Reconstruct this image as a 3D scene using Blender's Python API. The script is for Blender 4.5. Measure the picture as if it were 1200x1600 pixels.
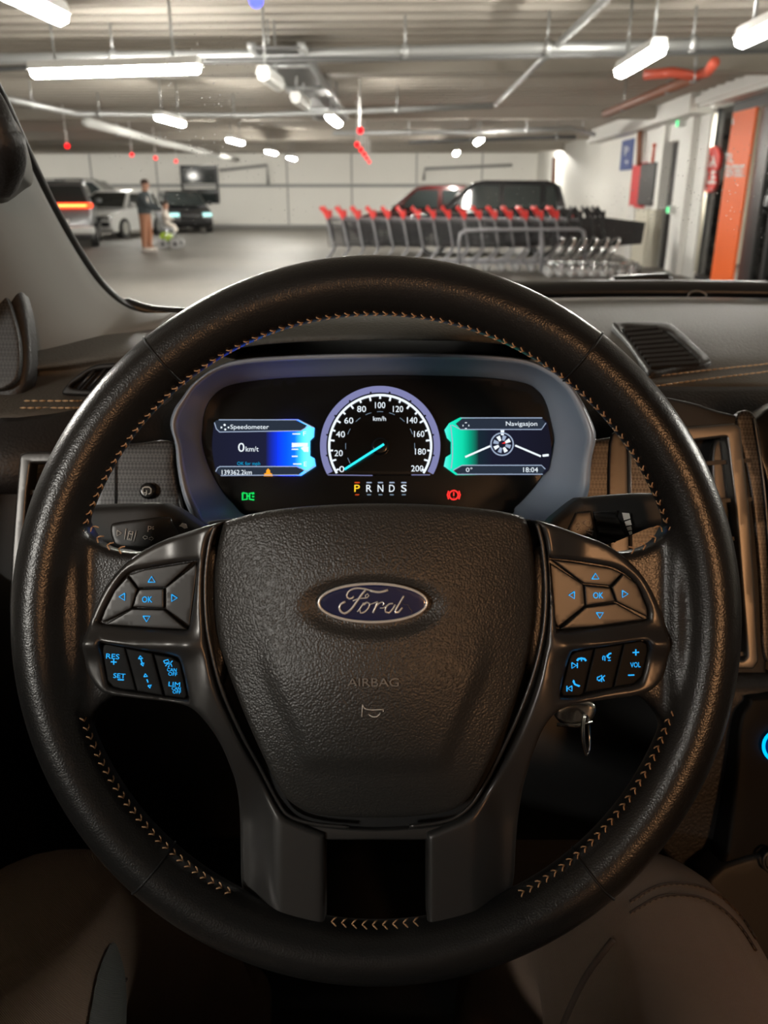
import bpy, bmesh, math, random
import numpy as np
from mathutils import Vector, Matrix
from mathutils.geometry import delaunay_2d_cdt
random.seed(7)
sc = bpy.context.scene
COL = sc.collection
for _o in list(bpy.data.objects):
    bpy.data.objects.remove(_o)

# ------------------------------------------------------------------ camera
FPX = 1300.0                        # focal length in pixels of the 1200 x 1600 frame
HOR = 300.0                         # horizon row
PITCH = math.atan((800 - HOR) / FPX)
CAM = Vector((0, 0, 1.5))
AX = Vector((1, 0, 0))
AF = Vector((0, math.cos(PITCH), -math.sin(PITCH)))
AU = Vector((0, math.sin(PITCH), math.cos(PITCH)))
cd = bpy.data.cameras.new('camera')
cd.sensor_fit = 'VERTICAL'; cd.sensor_height = 36; cd.sensor_width = 27
cd.lens = 36 * FPX / 1600
cd.clip_start = 0.02; cd.clip_end = 200
cd.dof.use_dof = True; cd.dof.focus_distance = 0.47; cd.dof.aperture_fstop = 12.0
cam = bpy.data.objects.new('camera', cd); COL.objects.link(cam)
cam.location = CAM
cam.rotation_euler = (math.pi / 2 - PITCH, 0, 0)
sc.camera = cam

# ------------------------------------------------------------------ world, exposure
sc.view_settings.view_transform = 'Standard'
sc.view_settings.look = 'None'
sc.view_settings.gamma = 1.0
sc.view_settings.use_curve_mapping = False
sc.view_settings.exposure = 0.0
w = bpy.data.worlds.new('world'); sc.world = w; w.use_nodes = True
w.node_tree.nodes['Background'].inputs['Color'].default_value = (0.9, 0.92, 1.0, 1)
w.node_tree.nodes['Background'].inputs['Strength'].default_value = 0.004
TUBE_POWER = 270.0                   # radiance of a fluorescent tube
AMBER = 108.0                       # radiance of the added amber lamp behind the car
sc.cycles.max_bounces = 6
sc.cycles.transparent_max_bounces = 12
sc.cycles.sample_clamp_indirect = 4.0

# ------------------------------------------------------------------ projections
def P(px, py, D):
    """point seen at pixel (px, py), D metres away along the view axis"""
    px, py, D = float(px), float(py), float(D)
    return CAM + D * AF + (px - 600) * D / FPX * AX - (py - 800) * D / FPX * AU
def ray(px, py):
    px, py = float(px), float(py)
    return AF + (px - 600) / FPX * AX - (py - 800) / FPX * AU
def hit(px, py, p0, n):
    d = ray(px, py); t = (Vector(p0) - CAM).dot(n) / d.dot(n)
    return CAM + t * d
def at_z(px, py, z): return hit(px, py, (0, 0, z), Vector((0, 0, 1)))
def at_y(px, py, y): return hit(px, py, (0, y, 0), Vector((0, 1, 0)))
YAW = math.atan(61 / FPX * math.cos(PITCH))       # the hall runs a little to the right of the car's nose
GR = Vector((math.cos(YAW), -math.sin(YAW), 0)); GF = Vector((math.sin(YAW), math.cos(YAW), 0))
def G(u, v, z=0.0): return GR * u + GF * v + Vector((0, 0, z))
def guv(p): return Vector((p.x, p.y, 0)).dot(GR), Vector((p.x, p.y, 0)).dot(GF)
def gz(px, py, z): return guv(at_z(px, py, z))     # hall coordinates of a pixel at height z

# ------------------------------------------------------------------ materials
MATS = {}
def mat(name, color, rough=0.5, metal=0.0, bump=None, spec=0.5, emit=None, estr=1.0, var=None, coat=0.0):
    """bump = (kind, scale, distance); var = (scale, amount) colour variation"""
    if name in MATS: return MATS[name]
    m = bpy.data.materials.new(name); m.use_nodes = True
    nt = m.node_tree; b = nt.nodes['Principled BSDF']; L = nt.links
    b.inputs['Base Color'].default_value = (*color, 1)
    b.inputs['Roughness'].default_value = rough
    b.inputs['Metallic'].default_value = metal
    b.inputs['Specular IOR Level'].default_value = spec
    b.inputs['Coat Weight'].default_value = coat
    if emit:
        b.inputs['Emission Color'].default_value = (*emit, 1)
        b.inputs['Emission Strength'].default_value = estr
    tc = None
    if bump or var:
        tc = nt.nodes.new('ShaderNodeTexCoord')
    if bump:
        kind, s, dist = bump[:3]
        bn = nt.nodes.new('ShaderNodeBump'); bn.inputs['Distance'].default_value = dist
        bn.inputs['Strength'].default_value = 1.0
        if kind == 'grain':
            t = nt.nodes.new('ShaderNodeTexVoronoi'); t.feature = 'SMOOTH_F1'; t.inputs['Smoothness'].default_value = 0.6
            t.inputs['Scale'].default_value = s; L.new(tc.outputs['Object'], t.inputs['Vector']); out = t.outputs['Distance']
            iv = nt.nodes.new('ShaderNodeMath'); iv.operation = 'SUBTRACT'; iv.inputs[0].default_value = 1; L.new(out, iv.inputs[1]); out = iv.outputs[0]
        elif kind == 'weave':
            t = nt.nodes.new('ShaderNodeTexChecker'); t.inputs['Scale'].default_value = s
            mp = nt.nodes.new('ShaderNodeMapping'); mp.inputs['Rotation'].default_value = (0, 0.78, 0)
            L.new(tc.outputs['Object'], mp.inputs['Vector']); L.new(mp.outputs[0], t.inputs['Vector']); out = t.outputs['Fac']
        elif kind == 'cloth':
            t = nt.nodes.new('ShaderNodeTexWave'); t.inputs['Scale'].default_value = s; t.inputs['Distortion'].default_value = 1.5
            t.bands_direction = 'DIAGONAL'; L.new(tc.outputs['Object'], t.inputs['Vector']); out = t.outputs['Fac']
        else:
            t = nt.nodes.new('ShaderNodeTexNoise'); t.inputs['Scale'].default_value = s; t.inputs['Detail'].default_value = 3
            L.new(tc.outputs['Object'], t.inputs['Vector']); out = t.outputs['Fac']
        L.new(out, bn.inputs['Height']); L.new(bn.outputs[0], b.inputs['Normal'])
        if kind == 'weave':
            mx = nt.nodes.new('ShaderNodeMix'); mx.data_type = 'RGBA'
            mx.inputs['A'].default_value = (*[c * 0.45 for c in color], 1); mx.inputs['B'].default_value = (*[min(1, c * 1.5) for c in color], 1)
            L.new(out, mx.inputs['Factor']); L.new(mx.outputs['Result'], b.inputs['Base Color'])
    if var:
        n = nt.nodes.new('ShaderNodeTexNoise'); n.inputs['Scale'].default_value = var[0]; n.inputs['Detail'].default_value = 4
        L.new(tc.outputs['Object'], n.inputs['Vector'])
        mx = nt.nodes.new('ShaderNodeMix'); mx.data_type = 'RGBA'
        k = var[1]
        mx.inputs['A'].default_value = (*[c * (1 - k) for c in color], 1); mx.inputs['B'].default_value = (*[min(1, c * (1 + k)) for c in color], 1)
        L.new(n.outputs['Fac'], mx.inputs['Factor']); L.new(mx.outputs['Result'], b.inputs['Base Color'])
    MATS[name] = m
    return m
def glow(name, color, s=1.0):
    if name in MATS: return MATS[name]
    m = bpy.data.materials.new(name); m.use_nodes = True; nt = m.node_tree
    nt.nodes.clear(); e = nt.nodes.new('ShaderNodeEmission'); o = nt.nodes.new('ShaderNodeOutputMaterial')
    e.inputs['Color'].default_value = (*color, 1); e.inputs['Strength'].default_value = s
    nt.links.new(e.outputs[0], o.inputs['Surface']); MATS[name] = m
    return m
def ramp_glow(name, stops, axis=0, s=1.0):
    """a lit screen: colour ramp along the screen's own width"""
    m = bpy.data.materials.new(name); m.use_nodes = True; nt = m.node_tree; nt.nodes.clear()
    tc = nt.nodes.new('ShaderNodeTexCoord'); sp = nt.nodes.new('ShaderNodeSeparateXYZ'); r = nt.nodes.new('ShaderNodeValToRGB')
    e = nt.nodes.new('ShaderNodeEmission'); o = nt.nodes.new('ShaderNodeOutputMaterial')
    L = nt.links; L.new(tc.outputs['Generated'], sp.inputs[0]); L.new(sp.outputs[axis], r.inputs[0])
    el = r.color_ramp.elements
    while len(el) < len(stops): el.new(0.5)
    for q, (p, c) in zip(el, stops): q.position = p; q.color = (*c, 1)
    L.new(r.outputs[0], e.inputs['Color']); e.inputs['Strength'].default_value = s; L.new(e.outputs[0], o.inputs['Surface'])
    return m

# ------------------------------------------------------------------ objects
WLOC = {}
def tag(o, label=None, cat=None, group=None, kind=None):
    if label: o['label'] = label
    if cat: o['category'] = cat
    if group: o['group'] = group
    if kind: o['kind'] = kind
    return o
def thing(name, label, cat, loc=(0, 0, 0), rz=0.0, group=None):
    o = bpy.data.objects.new(name, None); COL.objects.link(o); o.empty_display_size = 0.05
    o.location = loc; o.rotation_euler = (0, 0, rz); WLOC[o] = Vector(loc)
    return tag(o, label, cat, group)
def mesh_obj(name, verts, faces, m, parent=None, smooth=True, local=False):
    """one mesh object from world-space (or, with local, parent-space) vertices; origin at the base centre"""
    me = bpy.data.meshes.new(name)
    A = np.array([tuple(v) for v in verts], dtype=float).reshape(-1, 3)
    lo, hi = A.min(0), A.max(0); c = Vector(((lo[0] + hi[0]) / 2, (lo[1] + hi[1]) / 2, lo[2]))
    me.from_pydata([tuple(v) for v in (A - np.array(c))], [], [list(f) for f in faces])
    bm = bmesh.new(); bm.from_mesh(me); bmesh.ops.recalc_face_normals(bm, faces=bm.faces); bm.to_mesh(me); bm.free()
    if smooth: me.shade_smooth()
    me.materials.append(MATS[m] if isinstance(m, str) else m)
    o = bpy.data.objects.new(name, me); COL.objects.link(o)
    if parent is not None:
        o.parent = parent
        o.location = c if local else c - WLOC[parent]
        WLOC[o] = c if not local else WLOC.get(parent, Vector()) + c
    else:
        o.location = c; WLOC[o] = c
    return o
def subparent_loc(o): return WLOC[o]
class MB:
    def __init__(s): s.v = []; s.f = []
    def add(s, v, f):
        k = len(s.v); s.v += [Vector(x) for x in v]; s.f += [[i + k for i in q] for q in f]; return s
    def box(s, c, d, R=None):
        c = Vector(c); h = Vector(d) / 2; vs = []
        for i in (-1, 1):
            for j in (-1, 1):
                for k in (-1, 1):
                    p = Vector((i * h.x, j * h.y, k * h.z)); vs.append(c + (R @ p if R is not None else p))
        return s.add(vs, [(0, 1, 3, 2), (4, 6, 7, 5), (0, 4, 5, 1), (2, 3, 7, 6), (0, 2, 6, 4), (1, 5, 7, 3)])
    def cbox(s, c, d, b=0.1, R=None):
        """box with chamfered edges"""
        bm = bmesh.new(); bmesh.ops.create_cube(bm, size=1)
        for q in bm.verts: q.co = Vector((q.co.x * d[0], q.co.y * d[1], q.co.z * d[2]))
        bmesh.ops.bevel(bm, geom=bm.edges[:] , offset=b, segments=2, affect='EDGES', profile=0.5)
        vs = [Vector(c) + (R @ q.co if R is not None else q.co) for q in bm.verts]; bm.verts.index_update()
        fs = [[q.index for q in f.verts] for f in bm.faces]; bm.free()
        return s.add(vs, fs)
    def tube(s, pts, r, n=8, closed=False, cap=True):
        pts = [Vector(p) for p in pts]; m = len(pts); rr = r if isinstance(r, (list, tuple)) else [r] * m
        rings = []; ref = None
        for i, p in enumerate(pts):
            a = pts[(i - 1) % m] if (closed or i > 0) else p; b = pts[(i + 1) % m] if (closed or i < m - 1) else p
            t = (b - a); t = t.normalized() if t.length > 1e-9 else Vector((0, 0, 1))
            if ref is None: ref = t.orthogonal().normalized()
            ref = (ref - t * ref.dot(t)); ref = ref.normalized() if ref.length > 1e-6 else t.orthogonal().normalized()
            bb = t.cross(ref)
            rings.append([p + (ref * math.cos(2 * math.pi * k / n) + bb * math.sin(2 * math.pi * k / n)) * rr[i] for k in range(n)])
        vs = [q for rg in rings for q in rg]; fs = []
        for i in range(m if closed else m - 1):
            j = (i + 1) % m
            for k in range(n):
                fs.append((i * n + k, i * n + (k + 1) % n, j * n + (k + 1) % n, j * n + k))
        if cap and not closed:
            fs.append(list(range(n))[::-1]); fs.append([(m - 1) * n + k for k in range(n)])
        return s.add(vs, fs)
    def cyl(s, a, b, r, n=12): return s.tube([a, b], r, n)
    def ball(s, c, r, n=8, sc=(1, 1, 1)):
        bm = bmesh.new(); bmesh.ops.create_uvsphere(bm, u_segments=n, v_segments=max(4, n // 2 + 1), radius=1); bm.verts.index_update()
        rv = Vector(sc) * r
        s.add([Vector(c) + Vector((q.co.x * rv.x, q.co.y * rv.y, q.co.z * rv.z)) for q in bm.verts], [[q.index for q in f.verts] for f in bm.faces]); bm.free(); return s
    def grid(s, rows, closed_u=False):
        n = len(rows[0]); k = [v for r in rows for v in r]; fs = []
        for i in range(len(rows) - 1):
            for j in range(n if closed_u else n - 1):
                fs.append((i * n + j, i * n + (j + 1) % n, (i + 1) * n + (j + 1) % n, (i + 1) * n + j))
        return s.add(k, fs)
    def build(s, name, m, parent=None, smooth=True, local=False):
        return mesh_obj(name, s.v, s.f, m, parent, smooth, local)
def copy_tree(o, loc, rz=None, label=None):
    c = o.copy(); COL.objects.link(c); c.location = loc
    if rz is not None: c.rotation_euler = (0, 0, rz)
    if label: c['label'] = label
    for ch in list(o.children):
        d = ch.copy(); COL.objects.link(d); d.parent = c
        for g in list(ch.children):
            e = g.copy(); COL.objects.link(e); e.parent = d
    return c
def solid(o, t, off=-1):
    md = o.modifiers.new('thickness', 'SOLIDIFY'); md.thickness = t; md.offset = off; return o
def rounded(o, wd, seg=2):
    md = o.modifiers.new('round', 'BEVEL'); md.width = wd; md.segments = seg; md.limit_method = 'ANGLE'; md.angle_limit = 0.6; return o

# ------------------------------------------------------------------ traced outlines
def smooth_poly(pts, n=5, closed=True):
    """Catmull-Rom through pts; a third element 1 marks a sharp corner"""
    out = []; m = len(pts)
    for i in range(m if closed else m - 1):
        p = [pts[(i + k - 1) % m] if closed else pts[min(max(i + k - 1, 0), m - 1)] for k in range(4)]
        q = [Vector((a[0], a[1])) for a in p]
        if len(p[1]) > 2 and p[1][2]: q[0] = q[1]
        if len(p[2]) > 2 and p[2][2]: q[3] = q[2]
        d = (q[2] - q[1]).length; k = max(1, min(n, int(d / 3)))
        for s in range(k):
            t = s / k
            v = 0.5 * ((2 * q[1]) + (q[2] - q[0]) * t + (2 * q[0] - 5 * q[1] + 4 * q[2] - q[3]) * t * t + (3 * q[1] - q[0] - 3 * q[2] + q[3]) * t ** 3)
            out.append((v.x, v.y))
    if not closed: out.append((pts[-1][0], pts[-1][1]))
    return out
def smooth3(pts, n=6):
    pts = [Vector(p) for p in pts]; out = []; m = len(pts)
    for i in range(m - 1):
        q = [pts[min(max(i + k - 1, 0), m - 1)] for k in range(4)]
        for s in range(n):
            t = s / n
            out.append(0.5 * ((2 * q[1]) + (q[2] - q[0]) * t + (2 * q[0] - 5 * q[1] + 4 * q[2] - q[3]) * t * t + (3 * q[1] - q[0] - 3 * q[2] + q[3]) * t ** 3))
    out.append(pts[-1]); return out
def seg_dist(A, poly):
    """distance of points A (n,2) from the closed polyline"""
    Q = np.array(poly); R = np.roll(Q, -1, 0); d = np.full(len(A), 1e9)
    for a, b in zip(Q, R):
        ab = b - a; l2 = ab @ ab
        if l2 < 1e-9: continue
        t = np.clip(((A - a) @ ab) / l2, 0, 1); d = np.minimum(d, np.hypot(*(A - a - t[:, None] * ab).T))
    return d
def inside(A, poly):
    Q = np.array(poly); c = np.zeros(len(A), bool); j = len(Q) - 1
    for i in range(len(Q)):
        xi, yi = Q[i]; xj, yj = Q[j]
        if True:
            k = ((yi > A[:, 1]) != (yj > A[:, 1])) & (A[:, 0] < (xj - xi) * (A[:, 1] - yi) / (yj - yi if abs(yj - yi) > 1e-12 else 1e-12) + xi)
        c ^= k; j = i
    return c
def sheet(name, poly, D, m, parent=None, r=6, step=8, skirt=0.006, H=None, holes=(), n=5, surf=None, nrm=None, raw=False, scale=None):
    """A moulded panel: the outline in pixels on its own plane (D metres out, or surf), edges rolled over r pixels,
    relief H(x, y) in metres, sides going skirt metres back."""
    pl = poly if raw else smooth_poly(poly, n)
    hl = [h if raw else smooth_poly(h, n) for h in holes]
    def fine(q):
        mx = max(2.6, r * 0.9); out = []
        for a, b in zip(q, q[1:] + q[:1]):
            k = max(1, int(math.ceil(math.hypot(b[0] - a[0], b[1] - a[1]) / mx)))
            out += [(a[0] + (b[0] - a[0]) * i / k, a[1] + (b[1] - a[1]) * i / k) for i in range(k)]
        return out
    pl = fine(list(pl)); hl = [fine(list(h)) for h in hl]
    A = np.array(pl); lo, hi = A.min(0), A.max(0)
    gx = np.arange(lo[0] + step / 2, hi[0], step); gy = np.arange(lo[1] + step / 2, hi[1], step)
    grid = np.array([(x, y) for x in gx for y in gy]).reshape(-1, 2)
    loops = [pl] + hl; rings = []
    for lp in loops:
        Q = np.array(lp); t = np.roll(Q, -1, 0) - np.roll(Q, 1, 0); t /= np.maximum(np.hypot(*t.T), 1e-9)[:, None]
        nn = np.stack([-t[:, 1], t[:, 0]], 1)
        for k in (0.12, 0.35, 0.65, 1.0):
            for s in (1, -1): rings.append((k, Q + nn * s * r * k))
    def within(I):
        I = I[inside(I, pl)]
        for h in hl: I = I[~inside(I, h)]
        return I
    def dist(B):
        d = seg_dist(B, pl)
        for h in hl: d = np.minimum(d, seg_dist(B, h))
        return d
    keep_ = []
    for k, R_ in rings:
        R_ = within(R_)
        if len(R_): keep_.append(R_[np.abs(dist(R_) - k * r) < 0.08 * r])
    grid = within(grid)
    if len(grid): keep_.append(grid[dist(grid) > r + min(step, r) * 0.45])
    I = np.concatenate(keep_) if keep_ else np.zeros((0, 2))
    V2 = [Vector(p) for p in pl]; E = []; k = 0
    for h in hl:
        b = len(V2); V2 += [Vector(p) for p in h]; E += [(b + i, b + (i + 1) % len(h)) for i in range(len(h))]
    V2 += [Vector((float(a), float(b))) for a, b in I]
    vo, eo, fo, *_ = delaunay_2d_cdt(V2, E, [list(range(len(pl)))], 1, 1e-5)
    B = np.array([(p.x, p.y) for p in vo]); dB = dist(B)
    if hl:
        C_ = np.array([np.mean(B[list(f)], 0) for f in fo]); bad = np.zeros(len(C_), bool)
        for h in hl: bad |= inside(C_, h)
        fo = [f for f, q in zip(fo, bad) if not q]
    used = sorted({i for f in fo for i in f}); mp = {a: i for i, a in enumerate(used)}
    fo = [[mp[i] for i in f] for f in fo]; B = B[used]; dB = dB[used]
    s = scale or D / FPX
    q = np.clip(dB / r, 0, 1); hh = -(r * s) * (1 - np.sqrt(np.maximum(0, 1 - (1 - q) ** 2)))
    if H is not None: hh = hh + np.array([H(x, y) for x, y in B])
    back = (-nrm if nrm is not None else AF)
    V = [((surf(x, y) if surf else P(x, y, D)) - back * h) for (x, y), h in zip(B, hh)]
    cnt = {}
    for f in fo:
        for i in range(len(f)):
            e = tuple(sorted((f[i], f[(i + 1) % len(f)]))); cnt[e] = cnt.get(e, 0) + 1
    if skirt:
        dup = {}
        for e, c in cnt.items():
            if c == 1:
                for i in e:
                    if i not in dup: dup[i] = len(V); V.append(V[i] + back * skirt)
                fo.append([e[0], e[1], dup[e[1]], dup[e[0]]])
    return mesh_obj(name, V, fo, m, parent)
def text(name, s, px, py, w, h, D, m, parent, rot=0.0, ext=0.0, surf=None, shear=0.0, ex=None, ey=None, bold=0.0):
    """flat lettering centred on a pixel, w x h pixels (w or h may be None)"""
    cu = bpy.data.curves.new('t', 'FONT'); cu.body = s; cu.size = 1; cu.extrude = 0; cu.shear = shear; cu.resolution_u = 3; cu.offset = bold
    to = bpy.data.objects.new('t', cu)
    me = bpy.data.meshes.new_from_object(to)
    A = np.array([tuple(v.co) for v in me.vertices]); F = [list(p.vertices) for p in me.polygons]
    bpy.data.objects.remove(to); bpy.data.curves.remove(cu); bpy.data.meshes.remove(me)
    lo, hi = A.min(0), A.max(0); c = (lo + hi) / 2
    sy = (h / (hi[1] - lo[1])) if h else None; sx = (w / (hi[0] - lo[0])) if w else sy
    if sy is None: sy = sx
    cr, sr = math.cos(rot), math.sin(rot); V = []
    for v in A:
        x, y = (v[0] - c[0]) * sx, (v[1] - c[1]) * sy
        x, y = x * cr - y * sr, x * sr + y * cr
        V.append((surf(px + x, py - y) if surf else P(px + x, py - y, D)))
    o = mesh_obj(name, V, F, m, parent, smooth=False)
    if ext: solid(o, ext, 0)
    return o
def strokes(name, lines, wd, D, m, parent, surf=None, n=6, smooth=3):
    """lines of light or metal laid on a surface; each line is a list of pixels, wd its width in pixels"""
    mb = MB()
    for ln in lines:
        pw = wd
        if isinstance(ln, tuple): ln, pw = ln
        closed = len(ln) > 2 and ln[0] == ln[-1]
        q = ln
        if smooth > 1 and len(ln) > 2: q = smooth_poly([p for p in ln], smooth, False)
        pts = [(surf(x, y) if surf else P(x, y, D)) for x, y in q]
        k = (pts[0] - CAM).dot(AF) / FPX
        mb.tube(pts, pw * 0.5 * k, n)
    return mb.build(name, m, parent)
def sstep(a, b, x):
    t = min(1, max(0, (x - a) / (b - a))); return t * t * (3 - 2 * t)
# ================================================================== materials
mat('concrete_floor', (0.125, 0.115, 0.102), 0.6, bump=('noise', 30, 0.002), var=(0.5, 0.35))
mat('ceiling_deck', (0.42, 0.385, 0.335), 0.7, var=(0.6, 0.12))
mat('white_wall', (0.84, 0.82, 0.77), 0.6, var=(0.4, 0.06))
mat('white_panel', (0.80, 0.79, 0.76), 0.5)
mat('grey_paint', (0.33, 0.33, 0.32), 0.5)
mat('galvanised', (0.42, 0.43, 0.43), 0.4, 0.6)
mat('tray_dark', (0.10, 0.10, 0.10), 0.5)
mat('red_pipe', (0.55, 0.09, 0.05), 0.4)
mat('rust_pipe', (0.25, 0.10, 0.06), 0.5)
mat('lamp_body', (0.75, 0.75, 0.73), 0.5)
mat('black_plastic', (0.012, 0.012, 0.013), 0.4)
mat('dark_frame', (0.03, 0.03, 0.032), 0.35)
mat('orange_panel', (0.95, 0.16, 0.03), 0.5)
mat('white_print', (0.85, 0.84, 0.82), 0.5)
mat('red_print', (0.75, 0.05, 0.04), 0.5)
mat('beige', (0.56, 0.53, 0.44), 0.6)
mat('blue_sign', (0.06, 0.10, 0.30), 0.5)
mat('red_box', (0.65, 0.02, 0.03), 0.4)
mat('chrome', (0.75, 0.75, 0.75), 0.22, 1.0)
mat('zinc', (0.30, 0.30, 0.32), 0.5, 0.4)
mat('wire', (0.07, 0.07, 0.075), 0.5, 0.2)
mat('cart_red', (0.75, 0.025, 0.02), 0.4)
mat('cart_black', (0.02, 0.02, 0.021), 0.5)
mat('rubber', (0.03, 0.03, 0.03), 0.7)
mat('wheel_grey', (0.4, 0.4, 0.4), 0.5)
mat('car_black', (0.012, 0.012, 0.014), 0.22, coat=0.5)
mat('car_red', (0.04, 0.003, 0.003), 0.25, coat=0.5)
mat('car_white', (0.62, 0.62, 0.60), 0.3, coat=0.5)
mat('car_grey', (0.16, 0.165, 0.17), 0.28, 0.4, coat=0.5)
mat('car_navy', (0.018, 0.026, 0.036), 0.25, coat=0.5)
mat('car_glass', (0.02, 0.025, 0.025), 0.08, spec=0.8)
mat('car_silver', (0.5, 0.49, 0.46), 0.3, 0.6)
mat('skin', (0.50, 0.27, 0.19), 0.6)
mat('hair_dark', (0.06, 0.035, 0.025), 0.7)
mat('jacket_dark', (0.045, 0.055, 0.06), 0.8)
mat('trouser_tan', (0.33, 0.15, 0.085), 0.8)
mat('shoe_pale', (0.55, 0.50, 0.45), 0.7)
mat('child_cloth', (0.62, 0.56, 0.50), 0.8)
mat('lime', (0.45, 0.65, 0.06), 0.6)
mat('pram_grey', (0.30, 0.31, 0.32), 0.6)
TUBE = glow('tube_light', (1.0, 0.96, 0.88), TUBE_POWER)
REDLED = glow('red_led', (1.0, 0.01, 0.015), 3.0)
BLUELED = glow('blue_led', (0.05, 0.06, 1.0), 6.0)
GREENLED = glow('green_led', (0.1, 1.0, 0.35), 2.0)
TAIL = glow('tail_light', (1.0, 0.07, 0.02), 3.0)
TAILHOT = glow('tail_light_core', (1.0, 0.5, 0.1), 4.0)
HEAD = glow('head_light', (0.55, 1.0, 0.95), 1.6)

# ================================================================== the hall
CEIL = 3.1; U0, U1, V0, V1 = -24.0, 5.0, -9.0, 40.0
def gbox(name, u0, u1, v0, v1, z0, z1, m, parent=None, kind=None):
    mb = MB(); vs = [G(u, v, z) for u in (u0, u1) for v in (v0, v1) for z in (z0, z1)]
    mb.add(vs, [(0, 1, 3, 2), (4, 6, 7, 5), (0, 4, 5, 1), (2, 3, 7, 6), (0, 2, 6, 4), (1, 5, 7, 3)])
    o = mb.build(name, m, parent, smooth=False)
    if kind: o['kind'] = kind
    return o
gbox('floor', U0, 9.5, V0, V1, -0.2, 0, 'concrete_floor', kind='structure')
gbox('wall_back', U0, U1 + 0.3, V1, V1 + 0.25, 0, CEIL + 0.3, 'white_wall', kind='structure')
gbox('wall_left', U0 - 0.25, U0, V0, V1, 0, CEIL + 0.3, 'white_wall', kind='structure')
gbox('wall_rear', U0, U1, V0 - 0.25, V0, 0, CEIL + 0.3, 'white_wall', kind='structure')
# corrugated deck ceiling: ribs run across the hall
rows = []; v = V0; pitch = 0.42
while v < V1 + 0.3:
    for dv, dz in ((0, 0), (0.16, 0), (0.21, 0.07), (0.37, 0.07)): rows.append((v + dv, CEIL + dz))
    v += pitch
mb = MB(); mb.grid([[G(U0, a, z), G(9.5, a, z)] for a, z in rows])
cl = mb.build('ceiling', 'ceiling_deck', smooth=False); cl['kind'] = 'structure'; solid(cl, 0.1, 1)
# deep down-stand beams across the hall
for k, v in enumerate((5.2, 11.6, 18.5, 25.5, 32.5)):
    gbox('trim_%d' % (k + 1), U0, U1, v, v + 0.42, CEIL - 0.22, CEIL + 0.02, 'ceiling_deck', kind='structure')
# back wall: rail, panel joints and the louvred opening
gbox('trim_6', U0, U1, V1 - 0.06, V1, 1.70, 1.84, 'grey_paint', kind='structure')
for k, u in enumerate((-18, -15, -12, -6.1, -3.2, -0.3, 2.6)):
    gbox('trim_%d' % (7 + k), u - 0.03, u + 0.03, V1 - 0.03, V1, 0, CEIL, 'grey_paint', kind='structure')
gbox('baseboard_back', U0, U1, V1 - 0.04, V1, 0, 0.12, 'grey_paint', kind='structure')
wn = thing('window_2', None, None, G(-11.2, V1 - 0.05, 1.0)); wn['kind'] = 'structure'
def gu(px, py, u): # point of the wall plane at hall coordinate u
    p = hit(px, py, G(u, 0, 0), GR); return guv(p)[1], p.z
def gv(px, py, v):
    p = hit(px, py, G(0, v, 0), GF); return guv(p)[0], p.z
ua, zt = gv(283, 258, V1); ub, zb = gv(342, 318, V1)
for a, b, c, d in ((ua, ub, zb, zb + 0.62), (ua, ub, 1.86, zt)):
    gbox('pane', a, b, V1 - 0.05, V1 - 0.01, c, d, 'car_glass', wn)
for a in (ua, ub): gbox('frame', a - 0.05, a + 0.05, V1 - 0.1, V1 - 0.01, zb, zt, 'dark_frame', wn)

# right-hand wall: white block wall at the back, then the shop front
vp = gu(984, 300, U1)[0]
gbox('wall_right', U1, U1 + 0.3, vp - 0.2, V1, 0, CEIL + 0.2, 'white_wall', kind='structure')
vq = gu(1097, 300, U1)[0]
wr = thing('wall_front', None, None, G(U1, vq, 0)); wr['kind'] = 'structure'
vd0, vd1 = gu(1052, 300, U1)[0], gu(1036, 300, U1)[0]
gbox('panel', U1, U1 + 0.3, vd1, vp - 0.2, 0, CEIL, 'white_panel', wr)
gbox('panel', U1, U1 + 0.04, vq, vd0, 0, CEIL, 'white_panel', wr)
gbox('panel', U1, U1 + 0.3, vd0, vd1, gu(1045, 222, U1)[1], CEIL, 'white_panel', wr)
gbox('post', U1 - 0.12, U1, gu(1078, 300, U1)[0] - 0.1, gu(1072, 300, U1)[0], 0, CEIL, 'white_panel', wr)
gbox('post', U1 - 0.1, U1, vd1, vd1 + 0.35, 0, CEIL - 0.3, 'white_panel', wr)
gbox('post', U1 - 0.1, U1, vp - 1.0, vp - 0.55, 0, CEIL - 0.2, 'white_panel', wr)
gbox('door_2', U1 + 0.1, U1 + 0.16, vd0, vd1, 0, gu(1045, 222, U1)[1], 'dark_frame', kind='structure')
# fascia beam over the shop front
zf0 = gu(1150, 158, U1)[1]
fa = thing('trim_20', None, None, G(U1 - 0.2, 9, zf0)); fa['kind'] = 'structure'
gbox('beam', U1 - 0.25, U1 + 0.2, 3.0, vq + 0.3, zf0, CEIL + 0.02, 'white_panel', fa)
gbox('lip', U1 - 0.32, U1 - 0.25, 3.0, vp, zf0 + 0.06, zf0 + 0.16, 'white_panel', fa)
gbox('ledge', U1 - 0.4, U1 + 0.1, vq, 26, CEIL - 0.32, CEIL, 'white_panel', fa)
# shop interior
gbox('wall_shop', 9.3, 9.5, -2, 26, 0, CEIL, 'beige', kind='structure')
gbox('wall_shop_end', U1 + 0.3, 9.3, vq + 3.4, vq + 3.6, 0, CEIL, 'beige', kind='structure')
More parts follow.
